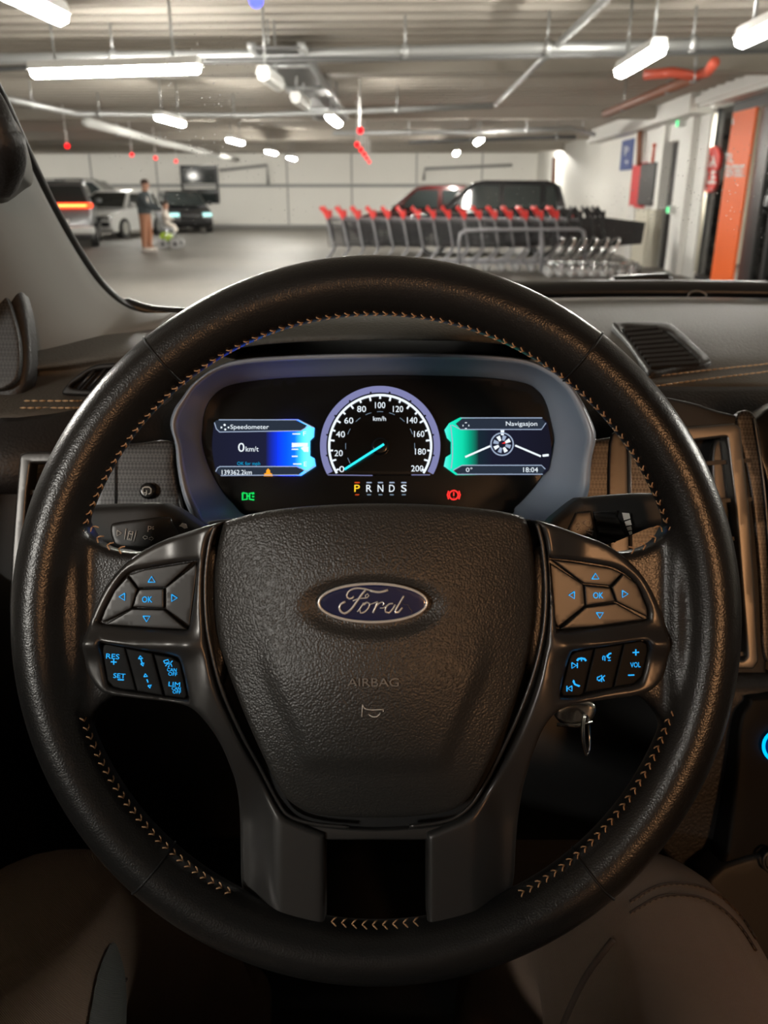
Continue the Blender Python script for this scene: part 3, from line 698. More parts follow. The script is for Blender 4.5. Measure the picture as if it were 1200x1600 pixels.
# ------------------------------------------------------------------ parked cars (local: x forward, z up)
def make_car(label, paint, L=4.4, W=1.8, H=1.6, suv=False, lights=None, trim=None, rails=False):
    t = thing('parked_car', label, 'car', (0, 0, 0))
    h = L / 2; b = 0.62 * H + (0.02 if suv else 0); g = 0.2 * H / 1.6
    body = [(-h, g + 0.1), (-h - 0.02, 0.55), (-h + 0.05, b - 0.02), (-h + 0.25, b + 0.03), (h * 0.45, b), (h * 0.75, b - 0.1), (h - 0.1, b - 0.22), (h, 0.6), (h - 0.03, g + 0.12), (h - 0.2, g), (-h + 0.2, g)]
    def ext(prof, wf, name, m, seg=0.05):
        n = len(prof); mb = MB()
        mb.add([(x, -wf(z, x), z) for x, z in prof] + [(x, wf(z, x), z) for x, z in prof], [list(range(n)), [n + i for i in range(n)][::-1]] + [(i, (i + 1) % n, n + (i + 1) % n, n + i) for i in range(n)])
        o = mb.build(name, m, t, True, True); rounded(o, seg, 3); return o
    ext(body, lambda z, x: W / 2 * (1 - 0.10 * max(0, abs(x) / h - 0.75) / 0.25), 'body', paint, 0.09)
    rr = -h + (0.12 if suv else 0.35)
    gh = [(rr, b), (rr + 0.18, H - 0.08), (rr + 0.45, H), (h * 0.05, H + 0.01), (h * 0.18, H - 0.04), (h * 0.52, b)]
    gw = lambda z, x: W / 2 - 0.05 - 0.2 * (z - b) / (H - b)
    ext(gh, gw, 'cabin', paint, 0.06)
    for s in (-1, 1):
        for x0, x1 in ((-0.1 * h, 0.40 * h), (-0.55 * h, -0.16 * h), (rr / 1.0 + 0.22, -0.61 * h)):
            if x1 - x0 < 0.2: continue
            z0 = b + 0.04; z1 = H - 0.11
            xt0 = max(x0, rr + 0.3); xt1 = min(x1, 0.17 * h)
            q = [(x0, z0), (x1, z0), (xt1, z1), (xt0, z1)]
            o = mesh_obj('side_window', [(x, s * (gw(z, x) + 0.004), z) for x, z in q], [(0, 1, 2, 3)], 'car_glass', t, False, True); solid(o, 0.02, 0)
        mb = MB(); mb.cbox((0.36 * h, s * (W / 2 + 0.07), b + 0.12), (0.12, 0.2, 0.14), 0.03); mb.build('mirror', trim or paint, t, True, True)
        for x in (-0.62 * h, 0.62 * h):
            wl = MB().cyl((x, s * (W / 2 - 0.2), 0.33), (x, s * (W / 2 + 0.01), 0.33), 0.33, 20).build('tyre', 'rubber', t, False, True)
            MB().cyl((x, s * (W / 2 - 0.02), 0.33), (x, s * (W / 2 + 0.02), 0.33), 0.21, 12).build('wheel_rim', 'car_silver', t, False, True)
        if rails:
            MB().tube([(-0.75 * h, s * (W / 2 - 0.28), H - 0.02), (-0.7 * h, s * (W / 2 - 0.28), H + 0.06), (0.0, s * (W / 2 - 0.28), H + 0.07), (0.08 * h, s * (W / 2 - 0.28), H)], 0.022, 6).build('roof_rail', 'black_plastic', t, local=True)
        if trim:
            MB().tube([(0.54 * h, s * (W / 2 - 0.06), b + 0.0), (0.19 * h, s * (W / 2 - 0.24), H - 0.03), (-0.3 * h, s * (W / 2 - 0.25), H + 0.0)], 0.045, 6).build('roof_strip', trim, t, local=True)
    def face(xb, zb, xt, zt, nm, sgn):
        k = 0.02 * sgn
        q = [(xb + k, -gw(zb, 0) + 0.08, zb), (xb + k, gw(zb, 0) - 0.08, zb), (xt + k, gw(zt, 0) - 0.08, zt), (xt + k, -gw(zt, 0) + 0.08, zt)]
        o = mesh_obj(nm, q, [(0, 1, 2, 3)], 'car_glass', t, False, True); solid(o, 0.02, 0)
    face(h * 0.50, b + 0.05, h * 0.19, H - 0.07, 'windscreen', 1); face(rr + 0.02, b + 0.05, rr + 0.17, H - 0.12, 'rear_window', -1)
    # lamps, bumpers and grille
    for s in (-1, 1):
        mb = MB(); mb.cbox((h - 0.08, s * (W / 2 - 0.28), b - 0.28), (0.16, 0.36, 0.14), 0.03); mb.build('headlamp', HEAD if lights == 'head' else 'chrome', t, True, True)
        mb = MB(); mb.cbox((h - 0.01, s * (W / 2 - 0.3), g + 0.28), (0.08, 0.3, 0.14), 0.03); mb.build('fog_lamp', 'black_plastic', t, True, True)
    mb = MB(); mb.cbox((h - 0.0, 0, 0.62), (0.06, W * 0.5, 0.2), 0.02); mb.build('grille', 'black_plastic', t, True, True)
    mb = MB(); mb.cbox((-h + 0.0, 0, 0.48), (0.16, W * 0.96, 0.22), 0.05); mb.build('rear_bumper', 'car_white' if lights == 'bar' else paint, t, True, True)
    if lights == 'bar':
        mb = MB(); mb.cbox((-h + 0.0, 0, b + 0.02), (0.12, W * 0.98, 0.14), 0.04); br = mb.build('light_bar', TAIL, t, True, True)
        MB().box((-h - 0.065, 0, b + 0.02), (0.02, W * 0.8, 0.04)).build('light_core', TAILHOT, t, False, True)
    else:
        for s in (-1, 1):
            mb = MB(); mb.cbox((-h + 0.08, s * (W / 2 - 0.2), b - 0.1), (0.2, 0.34, 0.16), 0.03); mb.build('tail_lamp', 'red_box', t, True, True)
    mb = MB(); mb.box((-h - 0.03, 0, 0.72), (0.03, 0.5, 0.11)); mb.build('number_plate', 'white_print', t, False, True)
    return t
def place(t, px, v, rz):
    t.location = G(gv(px, 300, v)[0], v, 0); t.rotation_euler = (0, 0, rz - YAW)
H2 = math.pi / 2
place(make_car('silver grey car seen from behind with a glowing red light bar', 'car_grey', 4.6, 1.9, 1.78, True, 'bar', rails=True), 96, 26.6, H2 + 0.33)
place(make_car('white car facing us between the light bar car and the man', 'car_white', 4.3, 1.8, 1.55), 182, 31.6, -H2 - 0.15)
place(make_car('dark navy off-roader with silver roof strips behind the white car', 'car_navy', 4.7, 1.9, 1.95, True, None, 'car_silver', True), 140, 37.4, 0.0)
place(make_car('black car with glowing headlamps behind the pushchair', 'car_black', 4.4, 1.8, 1.55, False, 'head'), 282, 35.6, -1.15)
place(make_car('black hatchback parked right behind the red trolley handles', 'car_black', 4.4, 1.85, 1.76, False), 762, 22.5, math.pi)
place(make_car('dark red car with its bonnet showing left of the black hatchback', 'car_red', 4.5, 1.8, 1.66, False), 672, 26.5, math.pi)

# ------------------------------------------------------------------ man with pushchair
def skin_body(name, pts, edges, rad, m, parent, root=0, sub=2):
    me = bpy.data.meshes.new(name); bm = bmesh.new(); ly = bm.verts.layers.skin.verify()
    vs = [bm.verts.new(tuple(p)) for p in pts]
    for i, r in enumerate(rad):
        vs[i][ly].radius = (r, r) if not isinstance(r, tuple) else r; vs[i][ly].use_root = (i == root)
    for a, b in edges: bm.edges.new((vs[a], vs[b]))
    bm.to_mesh(me); bm.free()
    o = bpy.data.objects.new(name, me); COL.objects.link(o)
    o.modifiers.new('skin', 'SKIN').use_smooth_shade = True
    s = o.modifiers.new('sub', 'SUBSURF'); s.levels = sub; s.render_levels = sub
    me.materials.append(MATS[m]); o.parent = parent
    WLOC[o] = WLOC.get(parent, Vector()) if parent else Vector()
    return o
mp = at_z(232, 393, 0.0)
man = thing('person', 'man in dark jacket and tan trousers pushing a pushchair', 'person', mp, -YAW)
# local: x to the right (the way he walks), z up
pts = [(0, 0, 0.98), (0.0, 0, 1.15), (0.03, 0, 1.38), (0.05, 0, 1.48), (0.07, 0, 1.56), (0.09, 0, 1.66), (0.085, 0, 1.74),
       (0.0, 0.10, 0.90), (0.05, 0.10, 0.50), (0.02, 0.10, 0.10), (0.15, 0.10, 0.05), (-0.02, -0.10, 0.90), (-0.04, -0.10, 0.50), (-0.06, -0.10, 0.10), (0.08, -0.10, 0.05),
       (0.03, 0.20, 1.42), (0.12, 0.24, 1.18), (0.33, 0.20, 1.08), (0.42, 0.18, 1.06), (0.03, -0.20, 1.42), (0.12, -0.24, 1.18), (0.33, -0.20, 1.08), (0.42, -0.18, 1.06)]
ed = [(0, 1), (1, 2), (2, 3), (3, 4), (4, 5), (5, 6), (0, 7), (7, 8), (8, 9), (9, 10), (0, 11), (11, 12), (12, 13), (13, 14), (2, 15), (15, 16), (16, 17), (17, 18), (2, 19), (19, 20), (20, 21), (21, 22)]
rd = [0.17, 0.19, 0.20, 0.11, 0.06, 0.115, 0.10, 0.125, 0.09, 0.07, 0.05, 0.125, 0.09, 0.07, 0.05, 0.095, 0.07, 0.055, 0.05, 0.095, 0.07, 0.055, 0.05]
body = skin_body('body', pts, ed, rd, 'trouser_tan', man)
def grad_mat(name, bands):
    """clothing by height on one body: list of (z, colour)"""
    m = bpy.data.materials.new(name); m.use_nodes = True; nt = m.node_tree; b = nt.nodes['Principled BSDF']; b.inputs['Roughness'].default_value = 0.8
    tc = nt.nodes.new('ShaderNodeTexCoord'); sp = nt.nodes.new('ShaderNodeSeparateXYZ'); r = nt.nodes.new('ShaderNodeValToRGB'); r.color_ramp.interpolation = 'CONSTANT'
    mr = nt.nodes.new('ShaderNodeMapRange'); mr.inputs['From Max'].default_value = 2.0
    nt.links.new(tc.outputs['Object'], sp.inputs[0]); nt.links.new(sp.outputs[2], mr.inputs[0]); nt.links.new(mr.outputs[0], r.inputs[0]); nt.links.new(r.outputs[0], b.inputs['Base Color'])
    el = r.color_ramp.elements
    while len(el) < len(bands): el.new(0.5)
    for e, (z, c) in zip(el, bands): e.position = z / 2.0; e.color = (*c, 1)
    return m
body.data.materials[0] = grad_mat('man_clothes', [(0, (0.5, 0.46, 0.42)), (0.10, (0.33, 0.15, 0.085)), (0.96, (0.045, 0.055, 0.06)), (1.52, (0.50, 0.27, 0.19))])
mb = MB(); mb.ball((0.075, 0, 1.74), 0.115, 12, (1.0, 0.9, 0.75)); mb.build('hair', 'hair_dark', man, True, True)
mb = MB(); mb.ball((0.185, 0, 1.66), 0.022, 8); mb.build('nose', 'skin', man, True, True)
mb = MB(); mb.ball((0.12, -0.17, 1.30), 0.09, 10, (0.8, 0.4, 1.0)); mb.build('pale_patch', 'shoe_pale', man, True, True)
for y in (0.1, -0.1):
    mb = MB(); mb.cbox((0.07 if y > 0 else 0.0, y, 0.05), (0.3, 0.1, 0.1), 0.03); mb.build('shoe', 'shoe_pale', man, True, True)
pc = thing('pushchair', 'grey pushchair with lime green bag in front of the man', 'pushchair', at_z(262, 388, 0.0), -YAW)
for y in (-0.25, 0.25):
    MB().tube([(-0.36, y, 1.06), (-0.28, y, 1.0), (0.1, y, 0.5), (0.28, y, 0.12)], 0.018, 6).build('frame_tube', 'chrome', pc, local=True)
    MB().tube([(0.1, y, 0.5), (-0.05, y, 0.12)], 0.016, 6).build('frame_tube', 'chrome', pc, local=True)
    for x in (-0.05, 0.30):
        MB().cyl((x, y - 0.03, 0.13), (x, y + 0.03, 0.13), 0.13, 16).build('wheel', 'wheel_grey', pc, False, True)
        MB().cyl((x, y - 0.035, 0.13), (x, y + 0.035, 0.13), 0.05, 10).build('hub', 'rubber', pc, False, True)
MB().tube([(-0.36, -0.25, 1.06), (-0.36, 0.25, 1.06)], 0.022, 8).build('push_handle', 'black_plastic', pc, local=True)
mb = MB(); mb.cbox((0.06, 0, 0.52), (0.42, 0.42, 0.1), 0.04); mb.cbox((-0.12, 0, 0.75), (0.1, 0.42, 0.5), 0.04, Matrix.Rotation(-0.35, 3, 'Y')); mb.build('seat', 'pram_grey', pc, True, True)
mb = MB(); mb.ball((0.0, -0.05, 0.33), 0.17, 12, (1.1, 1.2, 0.75)); mb.build('shopping_bag', 'lime', pc, True, True)
ch = thing('person', 'small child in pale clothes sitting in the pushchair', 'person', at_z(262, 388, 0.0) + Vector((0, 0, 0.55)), -YAW)
pts = [(0, 0, 0.08), (0.0, 0, 0.25), (0.02, 0, 0.42), (0.03, 0, 0.5), (0.05, 0, 0.60), (0.05, 0, 0.66), (0.14, 0.08, 0.09), (0.26, 0.09, 0.02), (0.28, 0.09, -0.12), (0.14, -0.08, 0.09), (0.26, -0.09, 0.02), (0.28, -0.09, -0.12),
       (0.02, 0.12, 0.38), (0.12, 0.14, 0.25), (0.22, 0.1, 0.22), (0.02, -0.12, 0.38), (0.12, -0.14, 0.25), (0.22, -0.1, 0.22)]
ed = [(0, 1), (1, 2), (2, 3), (3, 4), (4, 5), (0, 6), (6, 7), (7, 8), (0, 9), (9, 10), (10, 11), (2, 12), (12, 13), (13, 14), (2, 15), (15, 16), (16, 17)]
b2 = skin_body('body', pts, ed, [0.1, 0.11, 0.1, 0.05, 0.085, 0.08, 0.06, 0.05, 0.04, 0.06, 0.05, 0.04, 0.05, 0.04, 0.03, 0.05, 0.04, 0.03], 'child_cloth', ch)
b2.data.materials[0] = grad_mat('child_clothes', [(0, (0.62, 0.56, 0.50)), (0.49, (0.50, 0.27, 0.19)), (0.66, (0.30, 0.17, 0.10))])
mb = MB(); mb.ball((0.04, 0, 0.66), 0.09, 10, (1, 1, 0.7)); mb.build('hair', 'hair_dark', ch, True, True)
# ================================================================== the car we sit in
mat('leather', (0.013, 0.0125, 0.012), 0.30, bump=('grain', 1100, 0.00010), var=(14, 0.25))
mat('leather_seam', (0.004, 0.004, 0.004), 0.6)
mat('airbag_skin', (0.026, 0.025, 0.023), 0.40, bump=('grain', 950, 0.00026))
mat('satin_charcoal', (0.06, 0.058, 0.056), 0.30, 0.6)
mat('satin_button', (0.03, 0.029, 0.028), 0.32, 0.4)
mat('gloss_black', (0.006, 0.006, 0.006), 0.16)
mat('switch_black', (0.005, 0.005, 0.005), 0.5, spec=0.12)
mat('soft_black', (0.010, 0.010, 0.010), 0.55)
mat('void_black', (0.003, 0.003, 0.003), 0.8)
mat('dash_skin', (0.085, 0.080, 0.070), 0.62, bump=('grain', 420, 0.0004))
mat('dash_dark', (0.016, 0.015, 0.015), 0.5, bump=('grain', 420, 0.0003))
mat('pillar_trim', (0.22, 0.215, 0.205), 0.8, bump=('noise', 900, 0.00005))
mat('hood_screen_tint', (0.27, 0.32, 0.40), 0.34)  # blue tint stands in for screen glow on dark grey plastic
mat('carbon', (0.045, 0.043, 0.042), 0.30, 0.3, bump=('weave', 520, 0.0003))
mat('satin_silver', (0.17, 0.162, 0.15), 0.36, 0.8)
mat('thread', (0.50, 0.29, 0.15), 0.7)
mat('thread_pale', (0.55, 0.38, 0.22), 0.7)
mat('badge_blue', (0.008, 0.014, 0.065), 0.18, coat=0.6)
mat('badge_chrome', (0.80, 0.80, 0.78), 0.25, 0.5)
mat('relief_mark', (0.19, 0.18, 0.165), 0.3)
mat('white_mark', (0.85, 0.83, 0.78), 0.5)
mat('key_steel', (0.6, 0.58, 0.54), 0.22, 1.0)
mat('trouser_brown', (0.165, 0.112, 0.080), 0.9, bump=('cloth', 520, 0.0004), var=(9, 0.25))
mat('trouser_grey', (0.10, 0.104, 0.10), 0.9, bump=('cloth', 520, 0.0004))
mat('seat_cloth', (0.02, 0.02, 0.02), 0.9)
mat('cowl', (0.008, 0.008, 0.008), 0.35)
mat('speaker_mesh', (0.03, 0.03, 0.03), 0.5, bump=('weave', 480, 0.001))
BTN = glow('button_glow', (0.025, 0.42, 0.95), 1.15)

# ------------------------------------------------------------------ windscreen
def yb(x): return 1.19 - 0.62 * (x - 0.37) ** 2
wm = bpy.data.materials.new('windscreen_glass'); wm.use_nodes = True; nt = wm.node_tree; nt.nodes.clear(); L = nt.links
tr = nt.nodes.new('ShaderNodeBsdfTransparent'); gl = nt.nodes.new('ShaderNodeBsdfGlossy'); df = nt.nodes.new('ShaderNodeBsdfTranslucent'); ou = nt.nodes.new('ShaderNodeOutputMaterial')
m1 = nt.nodes.new('ShaderNodeMixShader'); m2 = nt.nodes.new('ShaderNodeMixShader'); tc = nt.nodes.new('ShaderNodeTexCoord')
vo = nt.nodes.new('ShaderNodeTexVoronoi'); vo.inputs['Scale'].default_value = 170; L.new(tc.outputs['Object'], vo.inputs['Vector'])
no = nt.nodes.new('ShaderNodeTexNoise'); no.inputs['Scale'].default_value = 5; no.inputs['Detail'].default_value = 3; L.new(tc.outputs['Object'], no.inputs['Vector'])
c1 = nt.nodes.new('ShaderNodeMapRange'); c1.inputs['From Min'].default_value = 0.20; c1.inputs['From Max'].default_value = 0.08; c1.inputs['To Max'].default_value = 0.45
L.new(vo.outputs['Distance'], c1.inputs[0])
c2 = nt.nodes.new('ShaderNodeMapRange'); c2.inputs['From Min'].default_value = 0.50; c2.inputs['From Max'].default_value = 0.66; L.new(no.outputs['Fac'], c2.inputs[0])
mu = nt.nodes.new('ShaderNodeMath'); mu.operation = 'MULTIPLY'; L.new(c1.outputs[0], mu.inputs[0]); L.new(c2.outputs[0], mu.inputs[1])
tr.inputs['Color'].default_value = (0.97, 0.98, 0.97, 1); gl.inputs['Roughness'].default_value = 0.03; df.inputs['Color'].default_value = (0.9, 0.9, 0.88, 1)
m1.inputs[0].default_value = 0.03
L.new(tr.outputs[0], m1.inputs[1]); L.new(gl.outputs[0], m1.inputs[2]); L.new(mu.outputs[0], m2.inputs[0]); L.new(m1.outputs[0], m2.inputs[1]); L.new(df.outputs[0], m2.inputs[2]); L.new(m2.outputs[0], ou.inputs[0])
MATS['windscreen_glass'] = wm
rows = []
for t in np.linspace(0, 1, 9):
    rows.append([Vector((x * (1 - 0.12 * t) + 0.044 * t, yb(x) * (1 - t) + (0.40 - 0.05 * (x - 0.37) ** 2) * t, 1.362 + 0.60 * t - 0.06 * math.sin(math.pi * t) * -1)) for x in np.linspace(-0.40, 1.16, 25)])
o = MB().grid(rows).build('window_1', wm); o['kind'] = 'structure'
# black seal along the windscreen foot, cowl and wiper
rows = []
for dy, dz in ((-0.03, 0.006), (0.0, 0.016), (0.035, 0.008), (0.12, 0.0), (0.24, -0.012)):
    rows.append([Vector((x, yb(x) + dy, 1.361 + dz - 0.02 * sstep(0.0, -0.3, x))) for x in np.linspace(-0.40, 1.16, 41)])
o = MB().grid(rows).build('windscreen_seal', 'cowl'); solid(o, 0.01, -1); tag(o, 'black cowl strip along the foot of the windscreen', 'seal')
wp = thing('windscreen_wiper', 'black windscreen wiper parked at the glass foot, right of the wheel', 'wiper', P(940, 455, 1.36))
MB().tube(smooth3([P(840, 461, 1.36), P(900, 456, 1.36), P(945, 449, 1.36), P(958, 444, 1.30), P(972, 439, 1.27)], 5), [0.004] * 20 + [0.006], 8).build('wiper_arm', 'cowl', wp)
mb = MB(); mb.cbox(P(1000, 438, 1.26), (0.085, 0.03, 0.017), 0.005, Matrix.Rotation(-0.06, 3, 'Y')); mb.build('arm_head', 'black_plastic', wp)
MB().tube([P(1040, 436, 1.26), P(1050, 434, 1.26)], [0.006, 0.003], 8).build('blade_tip', 'black_plastic', wp)
MB().tube([P(700, 462, 1.37), P(880, 458, 1.37), P(1045, 449, 1.36)], 0.005, 6).build('wiper_blade', 'cowl', wp)
o = MB().tube([P(1075, 463, 1.12)] + smooth3([P(1076, 461, 1.12), P(1080, 457, 1.12), P(1090, 455, 1.12), P(1100, 458, 1.12), P(1104, 463, 1.12)], 4), 0.0018, 6).build('sensor_clip', 'satin_silver'); tag(o, 'small shiny wire clip standing on the far dashboard edge', 'clip')

# ------------------------------------------------------------------ dashboard
da = thing('dashboard', 'dark grain-moulded car dashboard with contrast stitching', 'dashboard', (0.37, 0.8, 1.0))
def dshift(x): return -0.115 * sstep(-0.16, -0.30, x)
prof = ((None, 1.360), (None, 1.366), (0.95, 1.361), (0.85, 1.350), (0.80, 1.340), (0.765, 1.331), (0.742, 1.316), (0.732, 1.298), (0.735, 1.280), (0.76, 1.268), (0.80, 1.264))
def dtop(x, k):
    y, z = prof[k]
    if k == 0: return Vector((x, yb(x) - 0.02, z))
    if k == 1: return Vector((x, yb(x) - 0.07, z))
    if k == 2: return Vector((x, min(0.95, yb(x) - 0.14) + dshift(x) * 0.5, z))
    return Vector((x, y + dshift(x), z))
xs = np.linspace(-0.37, 1.14, 61)
rows = []
cols = [smooth3([dtop(x, k) for k in range(len(prof))], 4) for x in xs]
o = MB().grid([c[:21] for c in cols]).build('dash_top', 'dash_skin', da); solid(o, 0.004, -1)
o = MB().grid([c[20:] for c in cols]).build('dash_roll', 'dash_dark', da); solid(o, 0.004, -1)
# twin rows of stitches along the front roll
def stitch_line(name, pts, L_, gap, r, m, parent):
    mb = MB(); acc = 0.0; seg = []
    P_ = [Vector(p) for p in pts]
    d = [0.0]
    for a, b in zip(P_, P_[1:]): d.append(d[-1] + (b - a).length)
    def atd(s):
        for i in range(len(P_) - 1):
            if d[i + 1] >= s: return P_[i].lerp(P_[i + 1], (s - d[i]) / max(1e-9, d[i + 1] - d[i]))
        return P_[-1]
    s = 0.0; k = 0
    while s + L_ < d[-1]:
        mb.tube([atd(s), atd(s + L_ / 2) , atd(s + L_)], [r * 0.6, r, r * 0.6], 5); s += L_ + gap; k += 1
    o = mb.build(name, m, parent); o['kind'] = 'stuff'; return o
zz = Vector((0, 0, 0.0015))
for px0, px1, y0, y1, y2, s in ((1012, 1210, 592, 579, 570, 0), (1022, 1210, 606, 592, 582, 0), (38, 190, 629, 629, 629, 1), (32, 190, 640, 640, 640, 1)):
    def proj(px, py):
        # walk the dash section to find the point on the surface under this pixel
        best = None
        for y in np.linspace(0.60, 1.0, 160):
            p = at_y(px, py, y)
            k = min(range(len(cols)), key=lambda i: abs(xs[i] - p.x)); c = cols[k]
            zs = None
            for a, b in zip(c, c[1:]):
                if (a.y - p.y) * (b.y - p.y) <= 0 and a.z > 1.30: zs = a.z + (b.z - a.z) * ((p.y - a.y) / (b.y - a.y) if abs(b.y - a.y) > 1e-9 else 0); break
            if zs is not None:
                e = abs(zs - p.z)
                if best is None or e < best[0]: best = (e, p)
        return best[1]
    pts = [proj(px0 + (px1 - px0) * f, (1 - f) ** 2 * y0 + 2 * f * (1 - f) * y1 + f * f * y2) + zz for f in np.linspace(0, 1, 9)]
    if not s: pts += [pts[-1] + Vector((dx, 0, 0)) for dx in np.linspace(0.05, 1.08 - pts[-1].x, 8)]
    stitch_line('stitching', smooth3(pts, 4), 0.0052, 0.0011, 0.0009, 'thread_pale', da)
# lower dashboard behind the wheel
rows = []
for x in np.linspace(-0.37, 1.12, 31):
    s = dshift(x)
    rows.append(smooth3([(x, 0.79 + s, 1.275), (x, 0.775 + s, 1.25), (x, 0.75 + s, 1.15), (x, 0.72 + s * 0.7, 1.05), (x, 0.69, 0.98), (x, 0.72, 0.9), (x, 0.85, 0.72)], 4))
o = MB().grid(rows).build('lower_panel', 'soft_black', da); solid(o, 0.006, -1)
# binnacle hood over the instruments
lip = [(254, 632), (257, 620), (264, 604), (300, 568), (360, 545), (450, 534), (597, 530), (745, 533), (838, 545), (893, 570), (930, 606), (938, 620), (941, 632)]
L2 = smooth_poly(lip, 6, False)
cen = P(597, 700, 0.575)
rows = []
for k, (dd, ex, up) in enumerate(((0.590, 0.985, 0), (0.572, 0.99, 0), (0.566, 1.0, 0.001), (0.570, 1.012, 0.004), (0.585, 1.025, 0.008), (0.64, 1.03, 0.016), (0.75, 1.0, 0.03), (0.92, 0.95, 0.03))):
    rw = []
    for x, y in L2:
        p = P(597 + (x - 597) * ex, 700 + (y - 700) * ex, 0.572)
        p = p + Vector((0, 1, 0)) * (dd - 0.572) + Vector((0, 0, up - 0.22 * max(0, dd - 0.62) * (1 - 0.0)))
        rw.append(p)
    rows.append(rw)
o = MB().grid(rows).build('binnacle_hood', 'dash_skin', da)
# side and centre trims
def lp(px, py): return None
carb = thing('trim_panel', 'woven-look trim panel with round button left of the instruments', 'trim panel', P(220, 790, 0.63))
sheet('panel', [(160, 700), (215, 692), (268, 690), (272, 730), (284, 800), (300, 860), (150, 860), (150, 740)], 0.63, 'carbon', carb, r=5, step=14)
MB().tube([P(180, 700, 0.6285), P(180, 800, 0.6285)], 0.0006, 6).build('panel_joint', 'void_black', carb)
bt = thing('tailgate_button', 'round black push button with car symbol on left trim panel', 'button', P(230, 767, 0.628))
ring = [(230 + 13 * math.cos(a), 767 + 13 * math.sin(a)) for a in np.linspace(0, 2 * math.pi, 25)[:-1]]
sheet('cap', ring, 0.624, 'gloss_black', bt, r=4, step=4, raw=True)
strokes('symbol', [[(223, 763), (226, 761), (233, 761), (236, 764), (236, 770), (232, 772)], [(224, 770), (229, 770)], [(229, 766), (229, 772), (227, 774)], [(223, 763), (223, 770), (225, 773)]], 1.5, 0.6225, 'white_mark', bt, smooth=1)
def vent(name, label, outer, inner, D, slats, par=None, depth=0.03, mF='satin_silver'):
    t = thing(name, label, 'air vent', P(*outer[0][:2], D))
    outer = [(p[0], p[1], 1) for p in outer]; inner = [(p[0], p[1], 1) for p in inner]
    sheet('frame', outer, D, mF, t, r=4, step=9, skirt=0.012, holes=[inner])
    A = np.array(inner)[:, :2].astype(float); c = A.mean(0)
    back = [P(x, y, D + depth) for x, y in smooth_poly(inner, 4)]
    frt = [P(x, y, D + 0.004) for x, y in smooth_poly(inner, 4)]
    mb = MB(); mb.grid([frt, back], True); mb.add(back, [list(range(len(back)))]); mb.build('duct', 'void_black', t)
    for a, b in slats:
        p = [P(*a, D + 0.012), P(*b, D + 0.012)]; n = AF * 0.006
        mb = MB(); e = (p[1] - p[0]).normalized().cross(AF).normalized() * 0.0016
        mb.add([p[0] - n - e, p[1] - n - e, p[1] - n + e, p[0] - n + e, p[0] + n - e, p[1] + n - e, p[1] + n + e, p[0] + n + e], [(0, 1, 2, 3), (4, 7, 6, 5), (0, 4, 5, 1), (1, 5, 6, 2), (2, 6, 7, 3), (3, 7, 4, 0)])
        mb.build('vane', 'black_plastic', t, False)
    return t
vent('side_vent', 'tall silver-framed air vent at the left end of the dashboard', [(30, 710), (40, 706), (190, 704), (200, 716), (195, 960), (185, 968), (20, 968), (14, 955), (18, 860), (24, 780)], [(48, 724), (180, 722), (176, 950), (34, 950), (36, 860), (42, 770)], 0.645, [((40, 770 + 45 * i), (180, 766 + 45 * i)) for i in range(4)], mF='satin_charcoal')
cv = vent('centre_vent', 'tall silver-framed centre air vent right of the steering wheel', [(1000, 664), (1060, 668), (1148, 661), (1158, 668), (1172, 800), (1182, 950), (1186, 1034), (1178, 1046), (1000, 1046), (1000, 800)], [(1016, 690), (1070, 690), (1136, 682), (1150, 800), (1162, 950), (1168, 1026), (1162, 1032), (1016, 1030)], 0.66, [((1016, 730 + 58 * i), (1170, 720 + 60 * i)) for i in range(6)])
sheet('inner_blade', [(1112, 715), (1135, 690), (1148, 800), (1160, 1000), (1150, 1020), (1128, 900)], 0.672, 'satin_charcoal', cv, r=5, step=12, skirt=0.004)
mb = MB(); 
sheet('surround', [(985, 652), (1150, 648), (1168, 655), (1182, 800), (1196, 960), (1198, 1045), (1186, 1064), (985, 1064)], 0.668, 'soft_black', cv, r=6, step=16, skirt=0.02, holes=[[(1016, 690), (1070, 690), (1136, 682), (1150, 800), (1162, 950), (1168, 1026), (1162, 1032), (1016, 1030)]])
ct2 = thing('centre_trim', 'bronze-lit woven trim strip beside the centre vent', 'trim panel', P(1185, 1000, 0.67))
sheet('strip', [(1150, 655), (1182, 652), (1196, 760), (1206, 900), (1206, 1020), (1192, 1020), (1186, 900), (1172, 760)], 0.666, 'carbon', ct2, r=4, step=10)
sheet('screen_housing', [(1180, 655), (1300, 640), (1310, 1010), (1212, 1010), (1208, 880), (1198, 760)], 0.672, 'gloss_black', ct2, r=5, step=16, skirt=0.03)
MB().tube(smooth3([P(1178, 654, 0.664), P(1194, 760, 0.664), P(1204, 900, 0.664), P(1207, 1010, 0.664)], 5), 0.0009, 6).build('edge_strip', 'satin_silver', ct2)
rt = thing('trim_panel', 'woven-look trim with silver strip between instruments and right stalk', 'trim panel', P(955, 760, 0.64))
sheet('panel', [(920, 692), (935, 686), (1010, 684), (1030, 760), (1030, 900), (900, 900), (912, 780)], 0.64, 'carbon', rt, r=5, step=12)
sheet('silver_strip', [(953, 692), (980, 692), (984, 800), (984, 880), (955, 880)], 0.637, 'satin_charcoal', rt, r=3, step=10, skirt=0.003)
MB().tube([P(983, 700, 0.636), P(986, 880, 0.636)], 0.0014, 8).build('edge_strip', 'satin_silver', rt)
